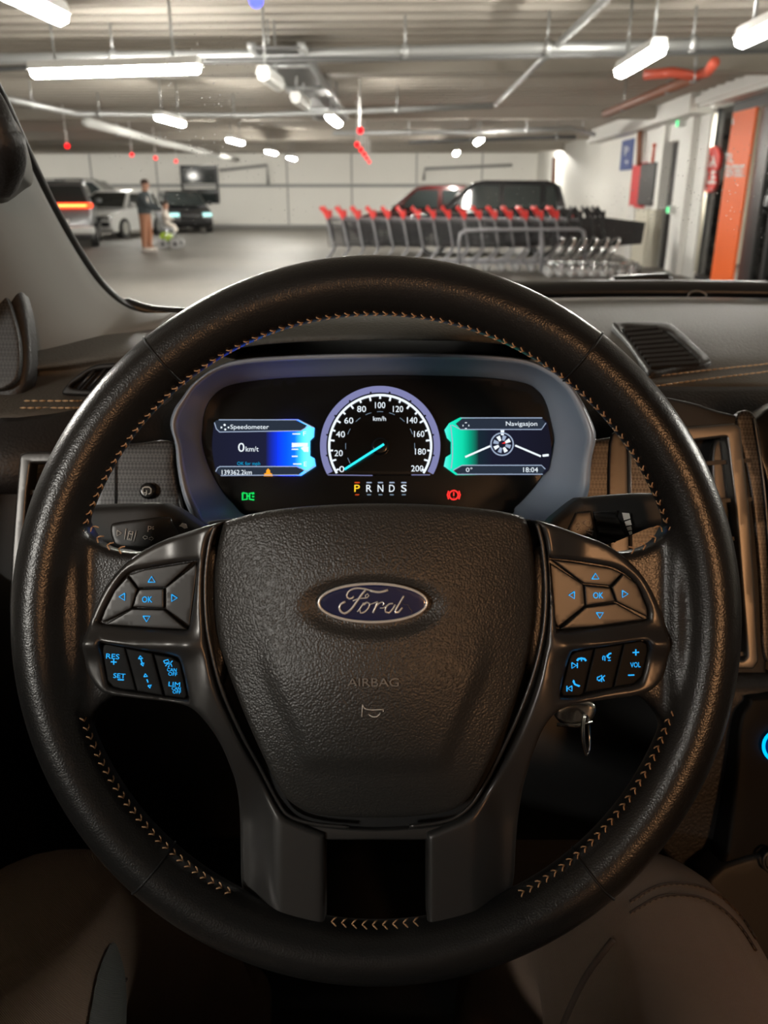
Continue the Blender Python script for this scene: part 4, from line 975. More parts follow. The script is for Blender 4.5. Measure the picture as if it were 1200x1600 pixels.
# knee bolster ledge and centre console on the right
bol = thing('knee_bolster', 'grained ledge under the centre vent catching warm light', 'trim panel', P(1160, 1090, 0.66))
rows = []
for x in np.linspace(1040, 1420, 12):
    rows.append(smooth3([P(x, 1046, 0.70), P(x, 1052, 0.665), P(x, 1066, 0.65), P(x, 1090, 0.645), P(x - 6, 1150, 0.65), P(x - 22, 1300, 0.66), P(x - 40, 1420, 0.67), P(x - 60, 1600, 0.68)], 4))
o = MB().grid(rows).build('ledge', 'dash_dark', bol); solid(o, 0.006, -1)
con = thing('centre_console', 'gloss black centre console panel at the right picture edge', 'console', P(1200, 1300, 0.63))
sheet('panel', [(1155, 1130), (1170, 1100), (1195, 1088), (1400, 1085), (1400, 1420), (1120, 1420), (1135, 1330), (1148, 1220)], 0.635, 'switch_black', con, r=8, step=18, skirt=0.03)
sheet('lower_tray', [(1130, 1354), (1400, 1354), (1400, 1640), (1090, 1640), (1100, 1500)], 0.63, 'soft_black', con, r=8, step=18, skirt=0.03)
dl = thing('start_dial', 'round dial with glowing blue ring at the right picture edge', 'dial', P(1217, 1166, 0.63))
MB().tube([P(1217 + 24 * math.cos(a), 1166 + 24 * math.sin(a), 0.631) for a in np.linspace(0, 2 * math.pi, 33)[:-1]], 0.0012, 8, closed=True).build('light_ring', glow('ring_glow', (0.0, 0.45, 1.0), 1.6), dl)
sheet('knob', [(1217 + 21 * math.cos(a), 1166 + 21 * math.sin(a)) for a in np.linspace(0, 2 * math.pi, 33)[:-1]], 0.630, glow('knob_glow', (0.0, 0.02, 0.12), 1.0), dl, r=5, step=5, raw=True, skirt=0.004)
so = thing('power_socket', 'small round power socket rim low on the console', 'socket', P(1205, 1346, 0.63))
MB().tube([P(1206 + 13 * math.cos(a), 1347 + 16 * math.sin(a), 0.624) for a in np.linspace(0, 2 * math.pi, 33)[:-1]], 0.0012, 8, closed=True).build('rim', 'satin_charcoal', so)
sheet('lid', [(1206 + 11 * math.cos(a), 1347 + 14 * math.sin(a)) for a in np.linspace(0, 2 * math.pi, 25)[:-1]], 0.625, 'soft_black', so, r=4, step=5, raw=True)
# upper right demister vent lying on the dash top
pa, pb, pc_ = Vector((0.3, 0.95, 1.366)), Vector((0.3, 0.80, 1.340)), Vector((0.5, 0.95, 1.366))
nv = (pc_ - pa).cross(pa - pb).normalized()
if nv.z < 0: nv = -nv
def dsurf(off): return lambda x, y: hit(x, y, pa + nv * off, nv)
tv = thing('dash_vent', 'black slatted air vent set in the dashboard top, right', 'air vent', hit(1030, 540, pa, nv))
vout = [(957, 505), (970, 501), (1000, 500), (1041, 502), (1058, 510), (1086, 535), (1110, 558), (1106, 566), (1060, 573), (1018, 581), (1005, 568), (980, 532)]
vin = [(972, 511), (1000, 511), (1041, 516), (1062, 532), (1094, 561), (1090, 565), (1050, 571), (1022, 576), (1010, 562), (990, 536)]
sheet('frame', vout, 0.9, 'dash_dark', tv, r=4, step=6, surf=dsurf(0.006), nrm=nv, skirt=0.008, holes=[vin], scale=0.0007)
mb = MB(); lo = [dsurf(0.0035)(x, y) for x, y in smooth_poly(vin, 4)]; mb.add(lo, [list(range(len(lo)))]); mb.build('duct', 'void_black', tv)
for i in range(9):
    y = 514 + 6.9 * i; xl = 976 + (y - 514) * 0.74; xr = min(1093, 1028 + (y - 514) * 1.18)
    a, b = dsurf(0.007)(xl, y + 3), dsurf(0.007)(xr, y - 2)
    e = Vector((0, 0.004, 0.002)); 
    MB().add([a, b, b + e, a + e, a - Vector((0, 0, 0.003)), b - Vector((0, 0, 0.003)), b + e - Vector((0, 0, 0.003)), a + e - Vector((0, 0, 0.003))], [(0, 1, 2, 3), (4, 7, 6, 5), (0, 4, 5, 1), (1, 5, 6, 2), (2, 6, 7, 3), (3, 7, 4, 0)]).build('slat', 'black_plastic', tv, False)
# left demister vent
lv = thing('dash_vent', 'narrow black slatted vent beside the left windscreen pillar', 'air vent', P(130, 600, 0.72))
sheet('frame', [(96, 612), (112, 592), (140, 573), (165, 567), (230, 567), (215, 600), (195, 617), (110, 617)], 0.70, 'soft_black', lv, r=4, step=6, holes=[[(112, 606), (128, 590), (150, 578), (215, 576), (195, 606)]])
mb = MB(); q = [P(x, y, 0.708) for x, y in ((106, 610), (128, 588), (150, 574), (220, 572), (200, 612))]; mb.add(q, [list(range(5))]); mb.build('duct', 'void_black', lv)
for i in range(4):
    MB().tube([P(122 + 16 * i, 608, 0.702), P(150 + 16 * i, 576, 0.702)], 0.0017, 6).build('slat', 'black_plastic', lv)

# ------------------------------------------------------------------ left pillar, door and cabin shell
pil = thing('pillar_trim', 'grey windscreen pillar trim at the left', 'pillar', P(150, 560, 0.86))
inner = [(-110, -60, 0.50), (-60, 40, 0.55), (0, 150, 0.61), (38, 232, 0.68), (82, 322, 0.76), (128, 402, 0.84), (160, 446, 0.885), (192, 474, 0.915), (226, 488, 0.93), (280, 492, 0.94)]
outer = [(-330, 60, 0.46), (-280, 180, 0.50), (-200, 300, 0.54), (-140, 400, 0.60), (-80, 500, 0.66), (-20, 580, 0.72), (20, 612, 0.76), (62, 612, 0.80), (85, 592, 0.82), (215, 530, 0.90)]
rows = []
for a, b in zip(inner, outer):
    A, B = P(*a), P(*b); rw = []
    for t in np.linspace(-0.12, 1, 13):
        tt = max(t, 0); q = A.lerp(B, tt)
        bulge = 0.045 * math.sin(math.pi * min(1, tt * 1.15 + 0.02)) if tt > 0 else 0
        q = q + (CAM - q).normalized() * bulge
        if t < 0: q = A + (A - CAM).normalized() * 0.02 + Vector((-0.004, 0, 0))
        rw.append(q)
    rows.append(rw)
ncol = len(rows[0]); cols2 = [smooth3([rows[i][j] for i in range(len(rows))], 5) for j in range(ncol)]
o = MB().grid(cols2).build('trim', 'pillar_trim', pil); solid(o, 0.004, -1)
# dark rubber edge between pillar and glass
MB().tube(smooth3([P(a[0] + 1, a[1] + 1, a[2] + 0.02) for a in inner], 6), 0.005, 8).build('edge_seal', 'cowl', pil)
MB().tube(smooth3([P(150, 436, 0.92), P(185, 468, 0.94), P(222, 484, 0.95), (P(262, 490, 0.96)), P(330, 492, 0.97)], 6), [0.004] * 8 + [0.008] * 17, 8).build('glass_border', 'cowl', pil)
gh = thing('grab_handle', 'dark grab handle on the left windscreen pillar', 'handle', P(15, 260, 0.6))
MB().tube(smooth3([P(-45, 120, 0.56), P(-12, 175, 0.555), P(4, 215, 0.56), P(8, 250, 0.575), P(-2, 280, 0.60)], 5), [0.011] * 10 + [0.014] * 11, 12).build('grip', 'dash_dark', gh)
sheet('mount', [(-30, 150), (-5, 158), (14, 190), (27, 235), (29, 262), (18, 274), (-30, 292)], 0.605, 'pillar_trim', gh, r=10, step=8, skirt=0.02)
dr = thing('door_panel', 'dark door panel with speaker grille at the left picture edge', 'door', (-0.36, 0.2, 0.6))
mb = MB(); mb.cbox((-0.40, 0.1, 0.9), (0.07, 1.3, 0.66), 0.02); mb.build('panel', 'soft_black', dr)
sheet('speaker_surround', [(-80, 380), (-10, 392), (18, 425), (38, 478), (46, 540), (44, 590), (30, 618), (0, 632), (-80, 640)], 0.70, 'dash_dark', dr, r=12, step=8, skirt=0.010)
sheet('speaker_grille', [(-80, 420), (-12, 432), (8, 460), (24, 505), (31, 550), (27, 588), (12, 604), (-10, 610), (-80, 612)], 0.692, 'speaker_mesh', dr, r=4, step=8, skirt=0.004)
# cabin shell around us: roof lining, far door, floor, seat
hl = thing('headliner', 'grey roof lining above the driver, outside the picture', 'roof lining', (0.37, -0.3, 1.97))
mb = MB(); mb.cbox((0.37, -0.40, 1.99), (1.5, 1.56, 0.05), 0.02); mb.build('lining', 'pillar_trim', hl)
fd = thing('door_panel', 'dark passenger door panel, outside the picture', 'door', (1.15, 0.2, 0.6))
mb = MB(); mb.cbox((1.18, 0.0, 0.9), (0.08, 1.5, 0.7), 0.02); mb.build('panel', 'soft_black', fd)
fw = thing('firewall', 'black footwell bulkhead ahead of the pedals', 'bulkhead', (0.37, 1.0, 0.5))
mb = MB(); mb.box((0.37, 1.04, 0.9), (1.6, 0.04, 0.84)); mb.build('bulkhead', 'void_black', fw, False)
mb = MB(); mb.box((-0.40, 0.80, 0.9), (0.04, 0.5, 0.8)); mb.build('kick_panel', 'void_black', fw, False)
rb = thing('rear_bulkhead', 'dark rear seat bench and cabin back wall, outside the picture', 'seat', (0.37, -1.2, 0.55))
mb = MB(); mb.cbox((0.37, -1.15, 0.98), (1.5, 0.12, 0.86), 0.03); mb.build('backrest', 'seat_cloth', rb)
mb = MB(); mb.cbox((0.37, -0.95, 0.72), (1.5, 0.4, 0.2), 0.05); mb.build('cushion', 'seat_cloth', rb)
for x in (-0.40, 1.14):
    bp = thing('door_pillar', 'dark door pillar %s, outside the picture' % ('behind the driver' if x < 0 else 'behind the passenger'), 'pillar', (x, -0.45, 1.2))
    mb = MB(); mb.cbox((x, -0.45, 1.58), (0.07, 0.22, 0.78), 0.02); mb.build('trim', 'pillar_trim', bp)
fl2 = thing('cabin_floor', 'black carpeted footwell floor below the pedals', 'car floor', (0.37, 0.1, 0.5))
mb = MB(); mb.box((0.37, 0.1, 0.50), (1.6, 1.9, 0.04)); mb.build('carpet', 'seat_cloth', fl2, False)
st = thing('driver_seat', 'black cloth driver seat under the driver, outside the picture', 'seat', (0, -0.25, 0.54))
mb = MB(); mb.cbox((0, -0.12, 0.76), (0.54, 0.56, 0.2), 0.06); mb.build('cushion', 'seat_cloth', st)
mb = MB(); mb.cbox((0, -0.56, 1.15), (0.52, 0.16, 0.85), 0.06, Matrix.Rotation(0.25, 3, 'X')); mb.build('backrest', 'seat_cloth', st)
mb = MB(); mb.box((0, -0.15, 0.6), (0.4, 0.4, 0.14)); mb.build('seat_base', 'soft_black', st, False)
# ------------------------------------------------------------------ instruments
ic = thing('instrument_cluster', 'lit instrument cluster with speedometer between two colour screens', 'instrument cluster', P(597, 800, 0.61))
DS = 0.612
outl = [(312, 822), (296, 800), (284, 768), (277, 730), (274, 696), (266, 664), (272, 640), (284, 622), (302, 598), (332, 576), (372, 562), (440, 556), (520, 553), (597, 552), (680, 552), (760, 555), (822, 562), (864, 580), (892, 602), (910, 628), (926, 662), (931, 684), (924, 720), (920, 768), (905, 800), (886, 822), (800, 836), (597, 840), (400, 836)]
innl = [(385, 806), (362, 785), (345, 765), (330, 738), (320, 712), (315, 688), (316, 668), (318, 650), (326, 628), (345, 608), (375, 598), (440, 591), (520, 588), (597, 586), (680, 587), (760, 590), (818, 598), (842, 612), (854, 632), (861, 658), (866, 685), (862, 705), (855, 728), (844, 750), (826, 772), (806, 792), (780, 808), (597, 814), (430, 812)]
so_, si_ = smooth_poly(outl, 4), None
def resamp(pts, n):
    A = np.array(pts + [pts[0]]); d = np.r_[0, np.cumsum(np.hypot(*np.diff(A, axis=0).T))]; s = np.linspace(0, d[-1], n, endpoint=False)
    return list(zip(np.interp(s, d, A[:, 0]), np.interp(s, d, A[:, 1])))
# matching vertices keep the funnel even
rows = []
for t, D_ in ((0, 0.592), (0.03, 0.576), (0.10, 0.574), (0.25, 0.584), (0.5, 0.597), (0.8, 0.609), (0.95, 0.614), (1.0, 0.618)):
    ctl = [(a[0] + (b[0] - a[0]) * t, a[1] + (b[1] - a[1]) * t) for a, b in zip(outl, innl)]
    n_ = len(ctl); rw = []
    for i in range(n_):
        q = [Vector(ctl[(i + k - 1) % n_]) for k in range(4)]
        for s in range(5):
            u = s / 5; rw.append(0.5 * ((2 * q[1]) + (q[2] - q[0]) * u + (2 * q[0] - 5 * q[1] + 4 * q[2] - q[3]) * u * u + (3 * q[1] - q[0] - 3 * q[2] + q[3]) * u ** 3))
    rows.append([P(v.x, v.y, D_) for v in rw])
o = MB().grid(rows, True).build('surround', 'hood_screen_tint', ic)
sheet('face', [(x, y) for x, y in innl], 0.617, 'gloss_black', ic, r=2, step=20, skirt=0.01)
W1 = glow('screen_white', (0.85, 0.93, 1.0), 1.1); W2 = glow('screen_dim_white', (0.45, 0.55, 0.75), 0.8)
WL = glow('screen_lines', (0.35, 0.48, 0.62), 0.55)
CY = glow('screen_cyan', (0.0, 0.40, 0.75), 0.9); AM = glow('screen_amber', (1.0, 0.38, 0.02), 1.1)
GN = glow('tell_tale_green', (0.01, 0.75, 0.12), 1.0); RD = glow('tell_tale_red', (1.0, 0.035, 0.03), 1.3); YL = glow('gear_yellow', (1.0, 0.62, 0.03), 1.3); RD2 = glow('gear_red', (0.9, 0.10, 0.02), 0.7)
LV = glow('dial_lavender', (0.30, 0.31, 0.60), 0.75); NDL = glow('needle_cyan', (0.03, 0.75, 0.85), 1.3)
TQ = glow('screen_turquoise', (0.08, 0.62, 0.85), 1.0); TQ2 = glow('screen_green', (0.1, 0.75, 0.55), 1.0); SHD = glow('screen_bar', (0.04, 0.055, 0.085), 0.6)
# left screen
ls = sheet('display', [(334, 661, 1), (342, 655, 1), (466, 655, 1), (491, 668, 1), (490, 682, 1), (484, 688, 1), (484, 712, 1), (491, 716, 1), (493, 728, 1), (470, 743, 1), (345, 744, 1), (337, 738, 1), (331, 700)], 0.611,
           ramp_glow('left_screen', [(0.0, (0.0018, 0.002, 0.0045)), (0.52, (0.002, 0.0022, 0.006)), (0.63, (0.001, 0.006, 0.12)), (0.72, (0.0005, 0.016, 0.75)), (0.80, (0.001, 0.03, 0.9)), (0.86, (0.01, 0.12, 0.45)), (0.92, (0.03, 0.17, 0.26)), (1.0, (0.02, 0.12, 0.3))], s=7.0), ic, r=1.5, step=20, skirt=0.003)
DT = 0.6098
def flat(name, pts, D, m, parent):
    o = mesh_obj(name, [P(x, y, D) for x, y in pts], [list(range(len(pts)))], m, parent, False); solid(o, 0.0004, 0); return o
flat('bar', [(337, 657), (462, 656), (480, 665), (470, 674), (343, 675), (336, 668)], 0.6104, SHD, ls)
flat('bar', [(342, 729), (462, 729), (476, 735), (466, 742), (346, 743), (339, 737)], 0.6104, SHD, ls)
strokes('outline', [[(343, 675), (470, 673), (482, 666)], [(343, 729), (465, 729), (480, 737)], [(342, 656), (466, 656), (490, 668)], [(345, 743), (470, 742), (492, 728)], [(335, 660), (338, 670), (343, 675)], [(337, 737), (340, 731), (344, 729)]], 1.6, DT, W2, ls, smooth=1)
text('lettering', 'Speedometer', 390, 668, 60, 9, DT, W1, ls)
text('lettering', '0', 377, 699, 10, 14, DT, W1, ls); text('lettering', 'km/t', 394, 701.5, 20, 8, DT, W1, ls)
text('lettering', 'OK for mph', 388.5, 725, 36, 7, DT, CY, ls); text('lettering', '139362.2km', 370, 738, 47, 7.5, DT, W1, ls)
strokes('symbol', [[(345, 668), (347, 668)], [(350, 663), (352, 665)], [(353, 670), (351, 672)], [(356, 668), (358, 668)]], 3, DT, W1, ls, smooth=1)
strokes('fuel_scale', [[(457, 678), (469, 678)], [(456, 702), (466, 702)], [(456, 713), (465, 713)], [(458, 725), (471, 725)]], 2.2, DT, W1, ls, smooth=1)
flat('fuel_fill', [(456, 692), (481, 692), (481, 697), (456, 699)], DT, W1, ls); flat('pump_symbol', [(470, 700), (476, 697), (482, 698), (482, 706), (475, 706)], DT, W1, ls)
text('lettering', 'F', 476, 677.5, 4.5, 7, DT, W1, ls); text('lettering', 'E', 477, 725, 4.5, 7, DT, W1, ls)
flat('amber_symbol', [(412, 744), (413, 740), (416, 739), (416, 735), (419, 732), (422, 735), (422, 739), (425, 740), (426, 744)], DT, AM, ls)
# right screen
rs = sheet('display', [(695, 671, 1), (702, 661, 1), (719, 652, 1), (848, 653, 1), (856, 660, 1), (862, 700), (857, 735, 1), (849, 742, 1), (713, 742, 1), (694, 728, 1), (697, 714, 1), (705, 709, 1), (705, 690, 1), (699, 684, 1)], 0.611,
           ramp_glow('right_screen', [(0.0, (0.02, 0.16, 0.14)), (0.06, (0.002, 0.15, 0.10)), (0.17, (0.001, 0.12, 0.07)), (0.24, (0.0005, 0.06, 0.036)), (0.32, (0.0016, 0.004, 0.006)), (0.45, (0.002, 0.0022, 0.005)), (1.0, (0.0016, 0.0016, 0.0032))], s=6.0), ic, r=1.5, step=20, skirt=0.003)
flat('bar', [(712, 662), (722, 654), (846, 654), (853, 661), (846, 671), (720, 671)], 0.6104, SHD, rs)
flat('bar', [(708, 735), (722, 728), (846, 727), (852, 733), (846, 741), (716, 741)], 0.6104, SHD, rs)
strokes('outline', [[(706, 664), (720, 671), (846, 671), (853, 661)], [(708, 735), (722, 727), (846, 727), (852, 733)], [(720, 653), (847, 653)], [(714, 741), (848, 741)], [(704, 664), (707, 690), (707, 714), (705, 732)]], 1.6, DT, W2, rs, smooth=1)
text('lettering', 'Navigasjon', 815, 663, 49, 9, DT, W1, rs); text('lettering', '18:04', 829, 734, 23, 7.5, DT, W1, rs); text('lettering', '0°', 733, 734, 10, 7, DT, W1, rs)
strokes('symbol', [[(723, 665), (724, 665)], [(728, 660), (728, 661)], [(732, 665), (733, 665)], [(728, 669), (728, 670)]], 3, DT, W1, rs, smooth=1)
strokes('lane_line', [([(727, 714), (766, 697)], 3.2), ([(805, 696), (845, 713)], 3.2), ([(848, 712), (857, 711)], 4)], 3, DT, W1, rs, smooth=1)
strokes('compass_ring', [[(784.5 + 17.5 * math.cos(a), 694 + 17.5 * math.sin(a)) for a in np.linspace(0, 2 * math.pi, 25)]], 2, DT, W2, rs, smooth=1)
for k in range(8):
    a = k * math.pi / 4 + 0.3
    mw = W1 if k % 2 else W2
    flat('compass_leaf', [(784.5 + 6 * math.cos(a - 0.3), 694 + 6 * math.sin(a - 0.3)), (784.5 + 14 * math.cos(a - 0.22), 694 + 14 * math.sin(a - 0.22)), (784.5 + 14 * math.cos(a + 0.22), 694 + 14 * math.sin(a + 0.22)), (784.5 + 6 * math.cos(a + 0.3), 694 + 6 * math.sin(a + 0.3))], DT, mw, rs)
flat('compass_pointer', [(784, 693), (790, 690), (789, 693)], DT - 0.0003, RD, rs); flat('compass_north', [(782, 672), (788, 672), (787, 680), (783, 680)], DT, W1, rs)
# speedometer
cx, cy = 594, 697
sp = sheet('dial', [(cx + 92 * math.cos(a), cy + 92 * math.sin(a)) for a in np.linspace(math.radians(150), math.radians(390), 60)], 0.6135, 'gloss_black', ic, r=2, step=20, raw=True, skirt=0.003)
def pol(r, a): return (cx + r * math.cos(math.radians(a)), cy - r * math.sin(math.radians(a)))
A0, A1 = 212, -32
def arc(r, n=50, a0=A0, a1=A1): return [pol(r, a0 + (a1 - a0) * i / n) for i in range(n + 1)]
def band(name, r0, r1, a0, a1, D, m, parent, n=60):
    p0, p1 = arc(r0, n, a0, a1), arc(r1, n, a0, a1)
    o = MB().grid([[P(x, y, D) for x, y in p0], [P(x, y, D) for x, y in p1]]).build(name, m, parent, False); solid(o, 0.0006, 0); return o
band('outer_ring', 84, 94, 208, -28, 0.6115, LV, sp)
band('scale_ring', 78, 81.5, 212, -32, 0.611, W1, sp)
for k in range(21):
    a = 209 - (209 + 29) * k / 20; l = 8 if k % 2 else 6
    strokes('tick', [[pol(80, a), pol(80 - l, a)]], 3.0, 0.611, W1, sp, smooth=1)
for s, (x, y), wd in zip(('0', '20', '40', '60', '80', '100', '120', '140', '160', '180', '200'), ((534, 733), (529, 708), (532, 678.5), (545, 657), (565, 639), (594, 633), (622, 639), (644, 656.5), (655, 678), (657, 705.5), (652, 732)), (8, 13, 14, 14, 14, 16, 16, 16, 16, 17, 19)):
    text('numeral', s, x, y, wd, 9.5, 0.611, W1, sp)
text('numeral', 'km/h', 593, 654, 20, 7, 0.611, W1, sp)
for a in (205, 180, 155, 130, 110, 90, 70, 50, 25, 0): strokes('inner_mark', [[pol(54, a - 5), pol(54, a), pol(54, a + 5)]], 0.9, 0.6115, WL, sp)
for a in (190, 168, 146, 124, 100, 80, 56, 34, 12, -10): strokes('ring_notch', [[pol(83, a), pol(86, a)]], 3.0, 0.6105, 'void_black', sp, smooth=1)
strokes('base_line', [[(512, 742), (582, 743)], [(643, 742), (672, 742)]], 1.4, 0.611, LV, sp, smooth=1)
nd = strokes('needle', [[(600, 694), (570, 713), (538, 733.5)]], 4.0, 0.606, NDL, ic, smooth=1)
sheet('needle_hub', [(594 + 14 * math.cos(a), 697 + 14 * math.sin(a)) for a in np.linspace(0, 2 * math.pi, 25)[:-1]], 0.609, 'gloss_black', nd, r=4, step=5, raw=True)
for s, x in zip('PRNDS', (558, 576.6, 594.5, 612.3, 631)):
    lt = text('gear_letter', s, x, 763, 8.6, 11, 0.614, YL if s == 'P' else W1, ic)
    strokes('gear_bar', [[(x - 4, 754), (x + 4, 754)]], 2.0, 0.614, RD2 if s == 'P' else W2, lt, smooth=1)
    strokes('gear_bar', [[(x - 3, 773), (x + 3, 773)]], 1.8, 0.614, RD2 if s == 'P' else WL, lt, smooth=1)
strokes('side_light_symbol', [[(379, 770), (386, 771), (386, 780), (379, 781), (379, 770)], [(397, 770), (390, 771), (390, 780), (397, 781)], [(386, 775), (390, 775)], [(394, 772), (397, 771)], [(394, 776), (397, 776)]], 2.6, 0.613, GN, ic, smooth=1)
strokes('brake_symbol', [([(709 + 7 * math.cos(a), 773.5 + 7 * math.sin(a)) for a in np.linspace(0, 2 * math.pi, 21)], 2.4), [(709, 769), (709, 775)], [(709, 777.4), (709, 778)], [(701, 767), (699, 773), (701, 780)], [(717, 767), (719, 773), (717, 780)]], 2.0, 0.613, RD, ic, smooth=1)
# ================================================================== steering wheel
DW = 0.42; S = DW / FPX
WC = P(588, 967, DW)
sw = thing('steering_wheel', 'black leather steering wheel with contrast stitching and blue oval badge', 'steering wheel', P(588, 1500, DW))
def WL_(x, y, z): return WC + AX * x + AU * y - AF * z       # wheel frame: right, up, towards the driver
R0, RA, RB = 521 * S, 0.0150, 0.0165
mb = MB(); rows = []
for i in range(160):
    t = 2 * math.pi * i / 160; rw = []
    for k in range(24):
        a = 2 * math.pi * k / 24; rr = R0 + RA * math.cos(a)
        rw.append(WL_(rr * math.cos(t), rr * math.sin(t), RB * math.sin(a)))
    rows.append(rw)
rows.append(rows[0]); mb.grid(rows, True)
def slab(poly, D, back):
    n = len(poly); f = [P(x, y, D) for x, y in poly]; b = [p + AF * back for p in f]
    mb.add(f + b, [list(range(n)), [n + i for i in range(n)][::-1]] + [(i, (i + 1) % n, n + (i + 1) % n, n + i) for i in range(n)])
lobeL = [(62, 880), (85, 800), (125, 815), (150, 848), (190, 862), (240, 862), (330, 850), (350, 900), (350, 1070), (290, 1085), (200, 1085), (160, 1100), (128, 1140), (85, 1150), (60, 1060)]
for cut, D_ in ((400, 0.4175), (131, 0.4155), (121, 0.4125)):
    q = [(min(x, cut), y) for x, y in smooth_poly(lobeL, 4)]
    q = [p for i, p in enumerate(q) if p != q[i - 1]]
    slab(q, D_, 0.016); slab([(1176 - x, y) for x, y in q][::-1], D_, 0.016)
slab(smooth_poly([(350, 1425), (378, 1405), (420, 1440), (505, 1462), (588, 1464), (668, 1462), (760, 1436), (800, 1400), (830, 1420), (780, 1490), (588, 1520), (400, 1490)], 4), 0.4205, 0.014)
rim = mb.build('rim', 'leather', sw)
md = rim.modifiers.new('remesh', 'REMESH'); md.mode = 'VOXEL'; md.voxel_size = 0.0016; md.use_smooth_shade = True
md = rim.modifiers.new('smooth', 'SMOOTH'); md.factor = 0.5; md.iterations = 28
def tube_frame(ang, phi, rad=1.0):
    """point and frame on the rim at clock angle ang, phi from the inner edge towards the driver"""
    t = math.radians(ang); er = AX * math.cos(t) + AU * math.sin(t); et = -AX * math.sin(t) + AU * math.cos(t); n = -AF
    d = -er * math.cos(phi) * RA * rad + n * math.sin(phi) * RB * rad
    return WC + er * R0 + d, et, d.normalized()
for ang in (129.4, 51.8, 228.2, -49.5):
    t = math.radians(ang); er = AX * math.cos(t) + AU * math.sin(t)
    pts = [WC + er * R0 + er * math.cos(a) * (RA - 0.0002) - AF * math.sin(a) * (RB - 0.0002) for a in np.linspace(0, 2 * math.pi, 33)[:-1]]
    MB().tube(pts, 0.0007, 6, closed=True).build('seam', 'leather_seam', rim)
# stitches: each a V of two threads
mb = MB()
for a, b in (((-0.0017, 0.0), (0.0008, 0.0022)), ((-0.0017, 0.0), (0.0008, -0.0022))):
    mb.tube([(a[0], a[1], 0.0), ((a[0] + b[0]) / 2, (a[1] + b[1]) / 2, 0.0006), (b[0], b[1], 0.0)], [0.0003, 0.00042, 0.0003], 5)
st0 = None
def stitch_at(p, ex, ez):
    global st0
    ex = (ex - ez * ex.dot(ez)).normalized(); ey = ez.cross(ex)
    if st0 is None:
        me = bpy.data.meshes.new('stitch'); me.from_pydata([tuple(v) for v in mb.v], [], mb.f); me.shade_smooth(); me.materials.append(MATS['thread'])
        st0 = bpy.data.objects.new('stitch', me); COL.objects.link(st0); o = st0
    else:
        o = st0.copy(); COL.objects.link(o)
    M = Matrix((ex, ey, ez)).transposed().to_4x4(); M.translation = p - WLOC[rim]
    o.parent = rim; o.matrix_local = M
ang = 15.5
while ang < 165: p, et, d = tube_frame(ang, math.radians(10), 1.0); stitch_at(p, et, d); ang += 1.78
for a0, a1 in ((198.5, 243), (-62, -17)):
    ang = a0
    while ang < a1: p, et, d = tube_frame(ang, math.radians(18), 1.0); stitch_at(p, -et, d); ang += 1.78
for i in range(9):
    stitch_at(P(523 + 16 * i, 1440 + 5 * math.sin(i / 8 * math.pi), 0.4135), AX, (-AF * 0.7 + AU * 0.7).normalized())
for pts in (((147, 826), (156, 842), (172, 853), (190, 859)), ((1029, 826), (1020, 842), (1004, 853), (986, 859))):
    for (x, y), (x2, y2) in zip(pts, list(pts[1:]) + [(pts[-1][0] * 2 - pts[-2][0], pts[-1][1] * 2 - pts[-2][1])]):
        stitch_at(P(x, y, 0.4125), (P(x2, y2, 0.4125) - P(x, y, 0.4125)).normalized(), (-AF * 0.8 + AU * 0.6).normalized())

# hub core behind the covers
sheet('hub_core', [(330, 830), (345, 812), (588, 800), (835, 812), (850, 830), (860, 900), (855, 1000), (820, 1130), (770, 1250), (720, 1306), (588, 1312), (455, 1306), (405, 1250), (355, 1130), (318, 1000), (318, 900)], 0.424, 'void_black', sw, r=6, step=26, skirt=0.03)
# airbag cover
cover = [(346, 826), (358, 813), (420, 798), (500, 790), (588, 787), (680, 789), (760, 796), (812, 806), (824, 818), (832, 850), (838, 900), (838, 950), (831, 1000), (815, 1060), (790, 1125), (762, 1190), (740, 1235), (718, 1260), (690, 1272), (640, 1279), (588, 1281), (530, 1279), (487, 1272), (460, 1258), (438, 1232), (414, 1180), (385, 1115), (358, 1050), (341, 1000), (334, 950), (334, 890)]
def Hcov(x, y):
    dx = (x - 586) / 255; dy = (y - 1000) / 280
    h = 0.017 * max(0, 1 - dx * dx) ** 0.8 * max(0, 1 - abs(dy) ** 2.6)
    # raised trapezoid pad with a soft lower edge
    half = 165 - 60 * sstep(1000, 1190, y)
    k = sstep(half + 22, half - 14, abs(x - 586)) * sstep(1205, 1165, y) * sstep(960, 1060, y)
    h += 0.0022 * k
    e = math.hypot((x - 583) / 104, (y - 942) / 44)
    h -= 0.0028 * sstep(1.15, 0.75, e)
    return h
ac = sheet('airbag_cover', cover, 0.410, 'airbag_skin', sw, r=11, step=6, skirt=0.014, H=Hcov)
def csurf(off): return lambda x, y: P(x, y, 0.410) - AF * (Hcov(x, y) + off)
def flatsurf(x0, y0, off):
    h = Hcov(x0, y0) + off
    return lambda x, y: P(x, y, 0.410) - AF * h
ZB = Hcov(583, 942) + 0.0008
bz = lambda off: (lambda x, y: P(x, y, 0.410) - AF * (ZB + off))
